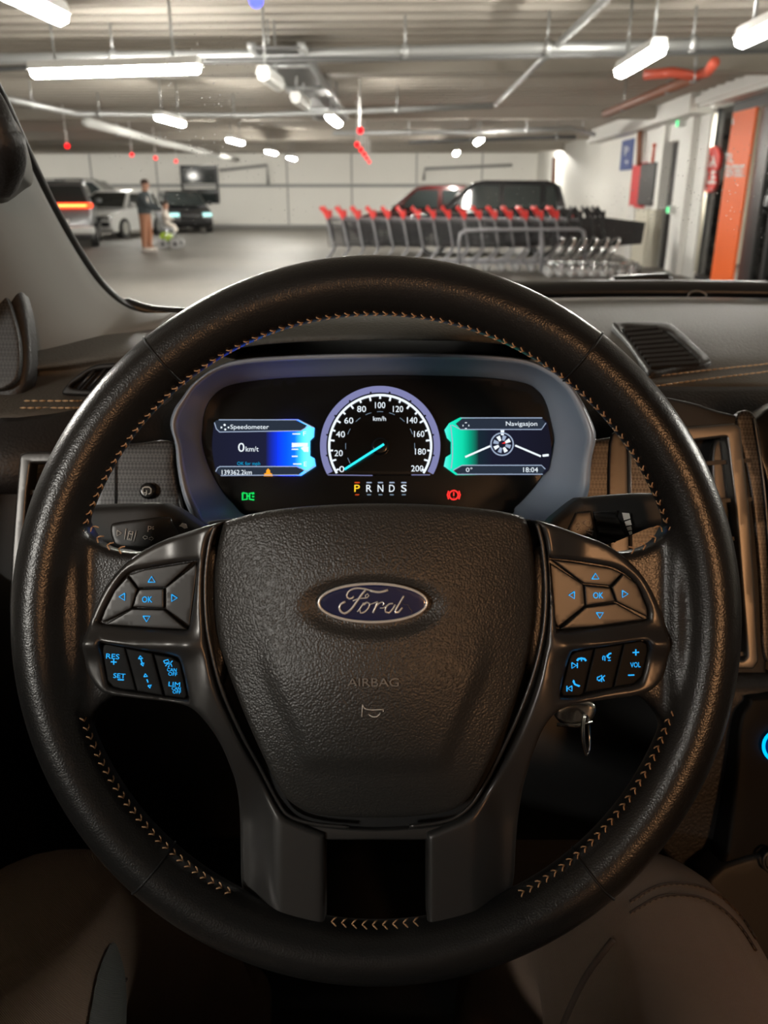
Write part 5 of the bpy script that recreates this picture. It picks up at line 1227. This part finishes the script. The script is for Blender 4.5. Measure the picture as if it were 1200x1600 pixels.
# perspective: raised things are drawn on their own plane, so shrink traced pixels towards the image centre
def pers(h, D=0.410):
    k = (D - h) / D
    return lambda x, y: (600 + (x - 600) * k, 800 + (y - 800) * k)
def onplane(h, D=0.410):
    q = pers(h, D)
    def f(x, y):
        a, b = q(x, y); return P(a, b, D) - AF * h
    return f
zb0 = Hcov(583, 940) + 0.001
ell = lambda a, b, n=48: [(582.5 + a * math.cos(t), 942 + b * math.sin(t)) for t in np.linspace(0, 2 * math.pi, n + 1)[:-1]]
bd = sheet('badge', ell(86, 31.5), 0.41, 'badge_blue', sw, r=5, step=7, raw=True, surf=onplane(zb0 + 0.0012), skirt=0.006)
MB().tube([onplane(zb0 + 0.0014)(x, y) for x, y in ell(84.5, 30)], 0.00075, 8, closed=True).build('badge_ring', 'badge_chrome', bd)
fz = lambda pts: [(485 + x / 6.0, 900 + y / 6.0) for x, y in pts]
ford = [(fz([(408, 190), (392, 208), (366, 214), (346, 202), (340, 180), (354, 150), (392, 124), (446, 114), (510, 122), (580, 140)]), 3.2),
        (fz([(560, 136), (610, 148), (655, 150), (700, 140), (728, 130)]), 4.4),
        (fz([(520, 132), (490, 162), (462, 200), (432, 244), (398, 292), (362, 330), (322, 350), (288, 334), (272, 300), (286, 262), (328, 240)]), 4.0),
        (fz([(396, 234), (440, 216), (490, 208), (530, 204), (548, 186), (536, 166), (516, 180), (518, 206)]), 2.2),
        (fz([(530, 246), (492, 268), (462, 312), (470, 346), (510, 336), (546, 296), (554, 258), (530, 246), (502, 272)]), 2.8),
        (fz([(440, 336), (470, 300), (500, 250)]), 2.4), (fz([(554, 268), (590, 256), (632, 240)]), 2.0),
        (fz([(632, 240), (612, 288), (586, 346)]), 3.4), (fz([(606, 302), (636, 262), (676, 244), (692, 258), (676, 276)]), 2.8), (fz([(652, 300), (684, 300), (716, 276)]), 2.0),
        (fz([(776, 258), (738, 262), (706, 298), (704, 336), (736, 346), (772, 308), (796, 268)]), 3.0),
        (fz([(874, 186), (844, 240), (806, 306), (796, 344), (824, 340), (862, 296)]), 3.4)]
strokes('badge_script', ford, 3, 0.41, 'badge_chrome', bd, surf=onplane(zb0 + 0.0016), smooth=5)
strokes('badge_scratch', [fz([(860, 250), (880, 268), (915, 272), (930, 305), (955, 330), (945, 355)])], 0.7, 0.41, 'satin_silver', bd, surf=onplane(zb0 + 0.0016), smooth=1)
def conpix(off):
    def f(x, y):
        h = Hcov(x, y)
        for _ in range(3):
            k = (0.410 - h - off) / 0.410; a, b = 600 + (x - 600) * k, 800 + (y - 800) * k; h = Hcov(a, b)
        return P(a, b, 0.410) - AF * (h + off)
    return f
text('airbag_lettering', 'AIRBAG', 583, 1066, 80, 13, 0.41, 'relief_mark', ac, surf=conpix(0.0007), ext=0.0005)
hx = lambda pts: [(530 + x / 10.9, 1045 + y / 10.9) for x, y in pts]
strokes('horn_mark', [hx([(395, 605), (385, 820)]), hx([(400, 620), (440, 680), (560, 700), (750, 695), (750, 730)]), hx([(500, 775), (560, 815), (640, 815), (690, 775), (700, 750)])], 1.3, 0.41, 'white_mark', ac, surf=conpix(0.0004))
strokes('scratch', [[(695, 1042), (705, 1056), (715, 1073)]], 0.8, 0.41, 'satin_charcoal', ac, surf=conpix(0.0003))

# spoke bezels with the two lower legs
bezL = [(354, 814, 1), (330, 820), (300, 829), (262, 841), (225, 858), (192, 881), (165, 912), (145, 948), (131, 988), (127, 1020), (131, 1050), (145, 1074), (165, 1087), (210, 1093), (280, 1101), (305, 1110), (326, 1132), (343, 1162), (356, 1200), (364, 1245), (367, 1310), (369, 1400), (378, 1422), (400, 1436), (450, 1452), (490, 1464), (503, 1461), (506, 1445), (506, 1310, 1), (470, 1296), (445, 1284), (424, 1258), (400, 1208), (371, 1144), (344, 1078), (327, 1010), (321, 960), (320, 900), (327, 850), (340, 826)]
bezR = [(834, 812, 1), (845, 830), (852, 860), (856, 920), (853, 985), (840, 1052), (818, 1122), (788, 1198), (760, 1250), (737, 1278), (702, 1296), (668, 1310, 1), (668, 1435), (671, 1458), (684, 1466), (700, 1461), (760, 1436), (800, 1412), (810, 1396), (814, 1330), (820, 1270), (827, 1215), (837, 1170), (850, 1135), (868, 1113), (890, 1104), (950, 1095), (1005, 1087), (1030, 1074), (1043, 1052), (1048, 1020), (1045, 985), (1033, 945), (1012, 906), (985, 876), (950, 851), (910, 836), (870, 822)]
def Hfall(x, y): return 0.0022 * max(0.0, min(1.0, (abs(x - 588) - 270) / 190)) * sstep(1120, 1060, y)
def Hbez(x, y):
    u = abs(x - 588)
    h = 0.004 * math.exp(-((y - 1006) / 16.0) ** 2) * sstep(262, 300, u)
    h += 0.006 * sstep(330, 255, u) * sstep(1250, 1050, y)            # swells towards the airbag cover
    h -= Hfall(x, y)                                                   # falls away to the rim
    h -= 0.008 * sstep(1180, 1300, y) * sstep(150, 210, u)             # lower legs lean back outside
    h -= 0.0045 * sstep(1120, 1260, y)
    return h
pads = {'L': ([(197, 897), (226, 889), (302, 876), (309, 884), (303, 940), (296, 978), (289, 985), (240, 983), (157, 977), (154, 970), (161, 954), (177, 923)], [(156, 1008), (166, 1006), (230, 1018), (269, 1026), (281, 1036), (293, 1084), (289, 1093), (230, 1086), (176, 1077), (165, 1064)]),
        'R': ([(857, 878), (862, 873), (900, 877), (955, 886), (976, 895), (997, 913), (1014, 950), (1015, 966), (1008, 971), (930, 981), (874, 985), (868, 975)], [(891, 1024), (900, 1017), (950, 1009), (1004, 1001), (1014, 1006), (1015, 1020), (1005, 1061), (993, 1071), (950, 1079), (907, 1089), (880, 1089), (875, 1081)])}
def hsurf(Hf, D, off): return lambda x, y: P(x, y, D) - AF * (Hf(x, y) + off)
for sd, pl in (('L', bezL), ('R', bezR)):
    o = sheet('spoke_bezel', pl, 0.412, 'satin_charcoal', sw, r=9, step=6, skirt=0.014, H=Hbez, holes=pads[sd])
    lips = [(340, 822), (331, 850), (325, 900), (326, 960), (333, 1008), (350, 1074), (377, 1140), (406, 1204), (430, 1254), (450, 1280), (490, 1293), (545, 1298)]
    if sd == 'R': lips = [(836, 818), (844, 850), (849, 900), (849, 950), (843, 1000), (828, 1058), (805, 1122), (778, 1188), (756, 1236), (733, 1268), (700, 1288), (640, 1297)]
    MB().tube(smooth3([hsurf(Hbez, 0.412, -0.0005)(x, y) for x, y in lips], 5), 0.0010, 8).build('bezel_lip', 'satin_silver' if False else 'satin_charcoal', o)
    for hp in pads[sd]:
        sheet('button_well', [(x, y) for x, y in hp], 0.4180, 'void_black', o, r=2, step=22, skirt=0.002)
sheet('hub_bridge', [(455, 1284), (490, 1290), (588, 1297), (686, 1290), (722, 1284), (700, 1310), (588, 1313), (478, 1310)], 0.420, 'satin_charcoal', sw, r=4, step=10, skirt=0.012)
# lower slot lining behind the two legs
# buttons
def btn(poly, D=0.4125, m='satin_button', r=2.2, H=None, sharp=True):
    mx_, my_ = sum(p[0] for p in poly) / len(poly), sum(p[1] for p in poly) / len(poly)
    poly = [(x + 1.2 * (1 if x > mx_ else -1) * min(1, abs(x - mx_) / 8), y + 1.2 * (1 if y > my_ else -1) * min(1, abs(y - my_) / 8)) for x, y in poly]
    return sheet('button', [(x, y, 1) for x, y in poly] if sharp else poly, D, m, sw, r=r, step=7, skirt=0.006, H=lambda x, y: -Hfall(x, y))
def tri(cx, cy, d, s=5.5):
    q = {'u': [(-s, s * .7), (s, s * .7), (0, -s * .9)], 'd': [(-s, -s * .7), (s, -s * .7), (0, s * .9)], 'l': [(s * .7, -s), (s * .7, s), (-s * .9, 0)], 'r': [(-s * .7, -s), (-s * .7, s), (s * .9, 0)]}[d]
    return [(cx + a, cy + b) for a, b in q] + [(cx + q[0][0], cy + q[0][1])]
def bsurf(D): return lambda x, y: P(x, y, D) + AF * Hfall(x, y)
DK = 0.4149
padL = dict(u=[(200, 899), (227, 891), (300, 879), (256, 917), (216, 918)], l=[(196, 902), (212, 922), (203, 950), (160, 972), (157, 968), (163, 952), (178, 924)], d=[(206, 953), (254, 954), (291, 983), (240, 981), (163, 976)], r=[(305, 882), (307, 890), (295, 978), (259, 951), (259, 919)], ok=[(218, 922), (254, 921), (254, 950), (207, 948), (212, 932)])
padR = dict(u=[(864, 876), (900, 880), (955, 889), (973, 896), (953, 915), (914, 911)], l=[(860, 880), (911, 914), (914, 946), (873, 980), (868, 970)], r=[(977, 898), (996, 914), (1012, 950), (1013, 964), (966, 940), (958, 919)], d=[(917, 950), (963, 944), (1010, 968), (930, 979), (877, 982)], ok=[(915, 916), (954, 920), (962, 939), (917, 946)])
symL = dict(u=(236, 906), l=(189.5, 933), r=(271.6, 934.5), d=(228, 967), ok=(229, 937)); symR = dict(u=(931, 901), l=(894, 930), r=(977.6, 928.5), d=(938, 961.5), ok=(935.5, 930.5))
for pd, sy in ((padL, symL), (padR, symR)):
    for k in 'ulrd':
        b_ = btn(pd[k]); strokes('arrow_symbol', [tri(*sy[k], k)], 1.7, DK, BTN, b_, smooth=1, surf=bsurf(0.4119))
    b_ = btn(pd['ok'], 0.4120); text('lettering', 'OK', *sy['ok'], 16, 9.5, 0.4143, BTN, b_, ext=0.0002, surf=bsurf(0.4116))
swL = ([(157, 1010), (166, 1008), (192, 1013), (211, 1079), (190, 1078), (176, 1074), (167, 1064)], [(195, 1014), (236, 1022), (254, 1087), (214, 1080)], [(240, 1023), (268, 1028), (280, 1037), (291, 1085), (288, 1091), (258, 1087)])
swR = ([(893, 1025), (901, 1019), (928, 1015), (911, 1083), (905, 1087), (881, 1087), (877, 1080)], [(932, 1014), (974, 1008), (957, 1075), (915, 1082)], [(978, 1007), (1003, 1003), (1012, 1008), (1013, 1020), (1004, 1058), (992, 1069), (961, 1074)])
BL_ = [btn(q, m='switch_black', r=2.6) for q in swL]; BR_ = [btn(q, m='switch_black', r=2.6) for q in swR]
for s, x, y, wd, hg, b_ in (('RES', 174.5, 1026.5, 21, 8, 0), ('SET', 185, 1057, 19, 7.5, 0), ('CAN', 268, 1047, 15, 5.5, 2), ('OFF', 269.5, 1053.5, 14, 5.5, 2), ('LIM', 272, 1069.5, 18, 7, 2), ('CAN', 275, 1076, 14, 5, 2), ('OFF', 276, 1081.5, 13, 5, 2)):
    text('lettering', s, x, y, wd, hg, 0.4146, BTN, BL_[b_], rot=-0.06, ext=0.0002, surf=bsurf(0.4121))
strokes('symbol', [[(171.5, 1035), (180.5, 1035.5)], [(176, 1030.8), (176, 1039.5)], [(182.5, 1063), (192, 1063.2)]], 1.9, 0.4147, BTN, BL_[0], smooth=1, surf=bsurf(0.4122))
strokes('symbol', [[(218.5, 1029), (221.5, 1038)], ([(215.5, 1030), (218, 1025.5), (222, 1029.5), (215.5, 1030)], 2), ([(219, 1038), (222.5, 1041), (224, 1036.5), (219, 1038)], 2), ([(224, 1058), (226, 1053.5), (229.5, 1057.5), (224, 1058)], 2), [(228.5, 1062), (230.5, 1067)], ([(230.5, 1072), (233.5, 1075.5), (235.5, 1071), (230.5, 1072)], 2)], 2.0, 0.4147, BTN, BL_[1], smooth=1, surf=bsurf(0.4122))
strokes('symbol', [[(255, 1033), (262, 1031), (264, 1035), (257, 1037), (255, 1033)], [(258, 1041), (261, 1037.5), (267, 1038), (268, 1042)], [(266, 1036), (269, 1033)], [(262, 1043), (264, 1040)]], 1.6, 0.4147, BTN, BL_[2], smooth=1, surf=bsurf(0.4122))
text('lettering', 'VOL', 994.4, 1039.7, 16, 8, 0.4146, BTN, BR_[2], rot=0.03, ext=0.0002, surf=bsurf(0.4121))
strokes('symbol', [[(990, 1020.5), (1000, 1020)], [(995, 1015.5), (995, 1025)], [(983, 1056), (992.5, 1055.6)]], 2.0, 0.4147, BTN, BR_[2], smooth=1, surf=bsurf(0.4122))
strokes('symbol', [([(902, 1033), (904, 1030), (909, 1029), (914, 1030), (916, 1033)], 3.2), [(909, 1030), (909, 1033.5)], tri(897, 1040, 'r', 4.5), [(902.5, 1036), (902.5, 1044)], tri(891, 1076, 'l', 4.2), [(886, 1072), (886, 1080.5)], ([(896, 1064.5), (898.5, 1069.5), (905.5, 1072.5)], 3.0), [(896, 1063), (898, 1065)], [(904, 1071), (906.5, 1072)]], 1.7, 0.4147, BTN, BR_[0], smooth=1, surf=bsurf(0.4122))
strokes('symbol', [[(943, 1032), (942.5, 1028), (944, 1025)], [(946, 1033), (946, 1025.5)], ([(949, 1027), (953, 1022), (956, 1021.5)], 2.4), [(950, 1028), (955, 1028)], [(951, 1032.5), (955, 1032.5)], [(949, 1024), (953, 1030)],
                   [(934, 1059), (937, 1058), (941, 1055.5), (941, 1066), (937, 1063.5), (934, 1063), (934, 1059)], [(936, 1065), (946, 1056)], [(942, 1059), (945, 1065)]], 1.5, 0.4147, BTN, BR_[1], smooth=1, surf=bsurf(0.4122))

# ------------------------------------------------------------------ stalks
il = thing('indicator_stalk', 'dark indicator stalk with white lane and light symbols, left behind wheel', 'stalk', P(230, 850, 0.50))
bdp = sheet('lever', [(60, 800), (100, 792), (154, 788), (239, 785), (258, 789), (278, 798), (300, 814), (330, 836), (330, 870), (230, 866), (190, 858), (100, 852), (60, 840)], 0.49, 'soft_black', il, r=16, step=7, skirt=0.016)
pn = sheet('symbol_panel', [(172, 822), (182, 816), (220, 811), (262, 807), (270, 818), (282, 840), (270, 856), (190, 856), (174, 842)], 0.4885, 'satin_button', il, r=5, step=7, skirt=0.004)
MK = 'white_mark'
DM = 0.4878
strokes('symbol', [tri(186, 833, 'r', 4.5), [(197, 826), (194.5, 843)], [(213, 829), (209, 846)], [(199, 843), (202, 830), (208, 831), (205, 844), (199, 843)], [(202.5, 834), (206, 834.6)], [(201, 841.5), (203.5, 842)], [(231, 831), (232, 822), (236, 823), (236, 826), (232, 827)], [(238, 824), (240, 823)], [(238, 826.5), (240.5, 826.5)], [(223, 839.5), (227, 836.5), (227, 838), (230, 838), (230, 841.5), (227, 841.5), (227, 843), (223, 839.5)], [(240, 841.5), (236, 838.5), (236, 840), (233, 840), (233, 843), (236, 843), (236, 845), (240, 841.5)]], 1.1, DM, MK, pn, smooth=1)
flat('flash_arrow', [(280, 822), (285, 817), (291, 819), (293, 825), (288, 826), (284, 823)], 0.4858, MK, bdp)
wl = thing('wiper_stalk', 'dark wiper stalk with ribbed ring and white marks, right behind wheel', 'stalk', P(950, 850, 0.50))
bdp = sheet('lever', [(845, 850), (860, 817), (880, 798), (905, 779), (920, 776), (1000, 770), (1060, 775), (1070, 800), (1060, 822), (1023, 824), (990, 837), (957, 850), (900, 870), (850, 868)], 0.49, 'soft_black', wl, r=14, step=7, skirt=0.016)
pn = sheet('symbol_panel', [(888, 826, 1), (900, 800, 1), (924, 798, 1), (934, 838, 1), (930, 860, 1), (886, 850, 1)], 0.4885, 'satin_button', wl, r=3, step=7, skirt=0.004)
strokes('symbol', [[(911, 817), (916, 813), (921, 813), (923, 817), (922, 822), (915, 821), (911, 817)], [(917, 820), (919, 824)], [(901, 820), (904, 817), (907, 820)], [(901, 824), (904, 821), (907, 824)], [(902, 828), (905, 826), (908, 828)], [(916, 829), (927, 830), (925, 836), (917, 832)], [(921, 826), (921, 829)]], 1.2, DM, MK, pn, smooth=1)
def Hrib(x, y): return 0.0025 * math.cos((y - 0.12 * (x - 950) - 806) / 18.0 * 2 * math.pi) * -1
sheet('rotary_ring', [(928, 800, 1), (963, 798, 1), (976, 838, 1), (962, 848, 1), (938, 846, 1)], 0.4872, 'soft_black', wl, r=3, step=3, skirt=0.006, H=lambda x, y: Hrib(x, y) * 0.6)
for q in ([(972, 801), (983, 802), (985, 810), (975, 813)], [(976, 815), (985, 812), (987, 820), (978, 822)], [(979, 824), (986, 822), (987.5, 828), (981, 829)], [(982, 831), (987, 829.5), (988, 834), (984, 836)]):
    flat('interval_mark', q, 0.4865, MK, bdp)
# steering column shroud, ignition and key
colm = thing('steering_column', 'black steering column shroud behind the wheel hub', 'column', P(588, 1150, 0.55))
sheet('shroud', [(430, 830), (590, 815), (750, 830), (800, 900), (800, 1150), (760, 1250), (590, 1280), (420, 1250), (380, 1150), (380, 900)], 0.49, 'void_black', colm, r=40, step=24, skirt=0.16)
ky = thing('car_key', 'silver key head in the ignition under the right spoke', 'key', P(905, 1120, 0.53))
sheet('key_head', [(868, 1108), (885, 1098), (918, 1096), (932, 1104), (930, 1122), (915, 1136), (890, 1138), (872, 1126)], 0.53, 'key_steel', ky, r=8, step=5, skirt=0.01)
MB().tube([P(870, 1132, 0.529), P(900, 1134, 0.527), P(925, 1128, 0.529)], 0.0012, 8).build('key_edge', 'key_steel', ky)
kr = thing('key_ring', 'thin steel split ring hanging from the key', 'key ring', P(914, 1150, 0.525))
MB().tube([P(915 + 5.5 * math.sin(a) - 4 * math.cos(a) * 0.4, 1148 - 31 * math.cos(a), 0.522 + 0.008 * math.sin(a)) for a in np.linspace(0, 2 * math.pi, 41)[:-1]], 0.0008, 8, closed=True).build('ring_wire', 'key_steel', kr)
MB().tube([P(917 + 4.5 * math.sin(a) - 4 * math.cos(a) * 0.3, 1146 - 29 * math.cos(a), 0.5235 + 0.008 * math.sin(a)) for a in np.linspace(0, 2 * math.pi, 41)[:-1]], 0.0006, 8, closed=True).build('ring_coil', 'key_steel', kr)

# ------------------------------------------------------------------ the driver's legs
drv = thing('person', 'driver in brown work trousers, knees below the steering wheel', 'person', (0, -0.1, 0.86))
o0 = Vector((0, -0.1, 0.86))
KR = P(1002, 1462, 0.60); KL = P(66, 1452, 0.60)
pts = [Vector((0, -0.22, 0.96)), Vector((0.0, -0.25, 1.14)), Vector((0.11, -0.15, 0.95)), Vector((0.15, 0.10, 1.0)), KR + Vector((0, -0.10, -0.02)), KR, KR + Vector((-0.012, 0.06, -0.075)), Vector((0.14, 0.60, 0.78)), Vector((0.12, 0.66, 0.60)), Vector((0.13, 0.78, 0.56)),
       Vector((-0.11, -0.15, 0.95)), Vector((-0.17, 0.10, 0.98)), KL + Vector((0, -0.10, -0.02)), KL, KL + Vector((0.01, 0.06, -0.075)), Vector((-0.19, 0.60, 0.78)), Vector((-0.17, 0.66, 0.60)), Vector((-0.18, 0.78, 0.56)),
       Vector((0.0, -0.31, 1.36)), Vector((0, -0.33, 1.50)), Vector((0.17, -0.31, 1.42)), Vector((0.27, -0.18, 1.22)), Vector((0.17, -0.06, 1.30)), Vector((-0.17, -0.31, 1.42)), Vector((-0.27, -0.18, 1.22)), Vector((-0.17, -0.06, 1.30))]
rd = [0.13, 0.14, 0.095, 0.092, 0.090, 0.083, 0.076, 0.055, 0.045, 0.04, 0.095, 0.088, 0.082, 0.076, 0.070, 0.055, 0.045, 0.04, 0.15, 0.07, 0.07, 0.05, 0.036, 0.07, 0.05, 0.036]
ed = [(0, 1), (0, 2), (2, 3), (3, 4), (4, 5), (5, 6), (6, 7), (7, 8), (8, 9), (0, 10), (10, 11), (11, 12), (12, 13), (13, 14), (14, 15), (15, 16), (16, 17), (1, 18), (18, 19), (18, 20), (20, 21), (21, 22), (18, 23), (23, 24), (24, 25)]
bo = skin_body('clothed_body', [p - o0 for p in pts], ed, rd, 'trouser_brown', drv, 0, 3)

# seams and panels laid on the trousers
bpy.context.view_layer.update()
from mathutils.bvhtree import BVHTree
_dg = bpy.context.evaluated_depsgraph_get(); _ev = bo.evaluated_get(_dg); _me = _ev.to_mesh()
_bv = BVHTree.FromPolygons([tuple(bo.matrix_world @ v.co) for v in _me.vertices], [tuple(p.vertices) for p in _me.polygons]); _ev.to_mesh_clear()
def on_leg(off=0.001):
    def f(x, y):
        d = ray(x, y).normalized(); h_ = _bv.ray_cast(CAM, d)
        return (h_[0] + h_[1] * off * (1 if h_[1].dot(d) < 0 else -1)) if h_[0] is not None else P(x, y, 0.62)
    return f
WLOC[bo] = WLOC[drv]
def seam(pts, r=0.0012, m='trouser_seam'):
    q = smooth_poly(pts, 12, False)
    return MB().tube([on_leg(0.0006)(x, y) for x, y in q], r, 6).build('seam', m, bo)
mat('trouser_seam', (0.05, 0.033, 0.024), 0.9)
mat('trouser_thread', (0.13, 0.09, 0.06), 0.9)
for dy in (0, 18):
    pts = [(985, 1410 + dy), (1030, 1385 + dy), (1080, 1383 + dy), (1120, 1398 + dy), (1155, 1430 + dy), (1180, 1468 + dy)]
    seam(pts); stitch_line('seam_thread', [on_leg(0.0014)(x, y + 4) for x, y in smooth_poly(pts, 12, False)], 0.003, 0.0016, 0.0005, 'trouser_thread', bo)
seam([(958, 1470), (915, 1530), (880, 1605)], 0.0022)
pp = smooth_poly([(172, 1475), (186, 1505), (192, 1545), (192, 1600), (188, 1640), (134, 1640), (140, 1570), (152, 1515)], 4)
sheet('side_panel', pp, 0.6, 'trouser_grey', bo, r=2, step=8, skirt=0, surf=on_leg(0.002), raw=True)
seam([(196, 1530), (172, 1570), (170, 1610)], 0.0012)
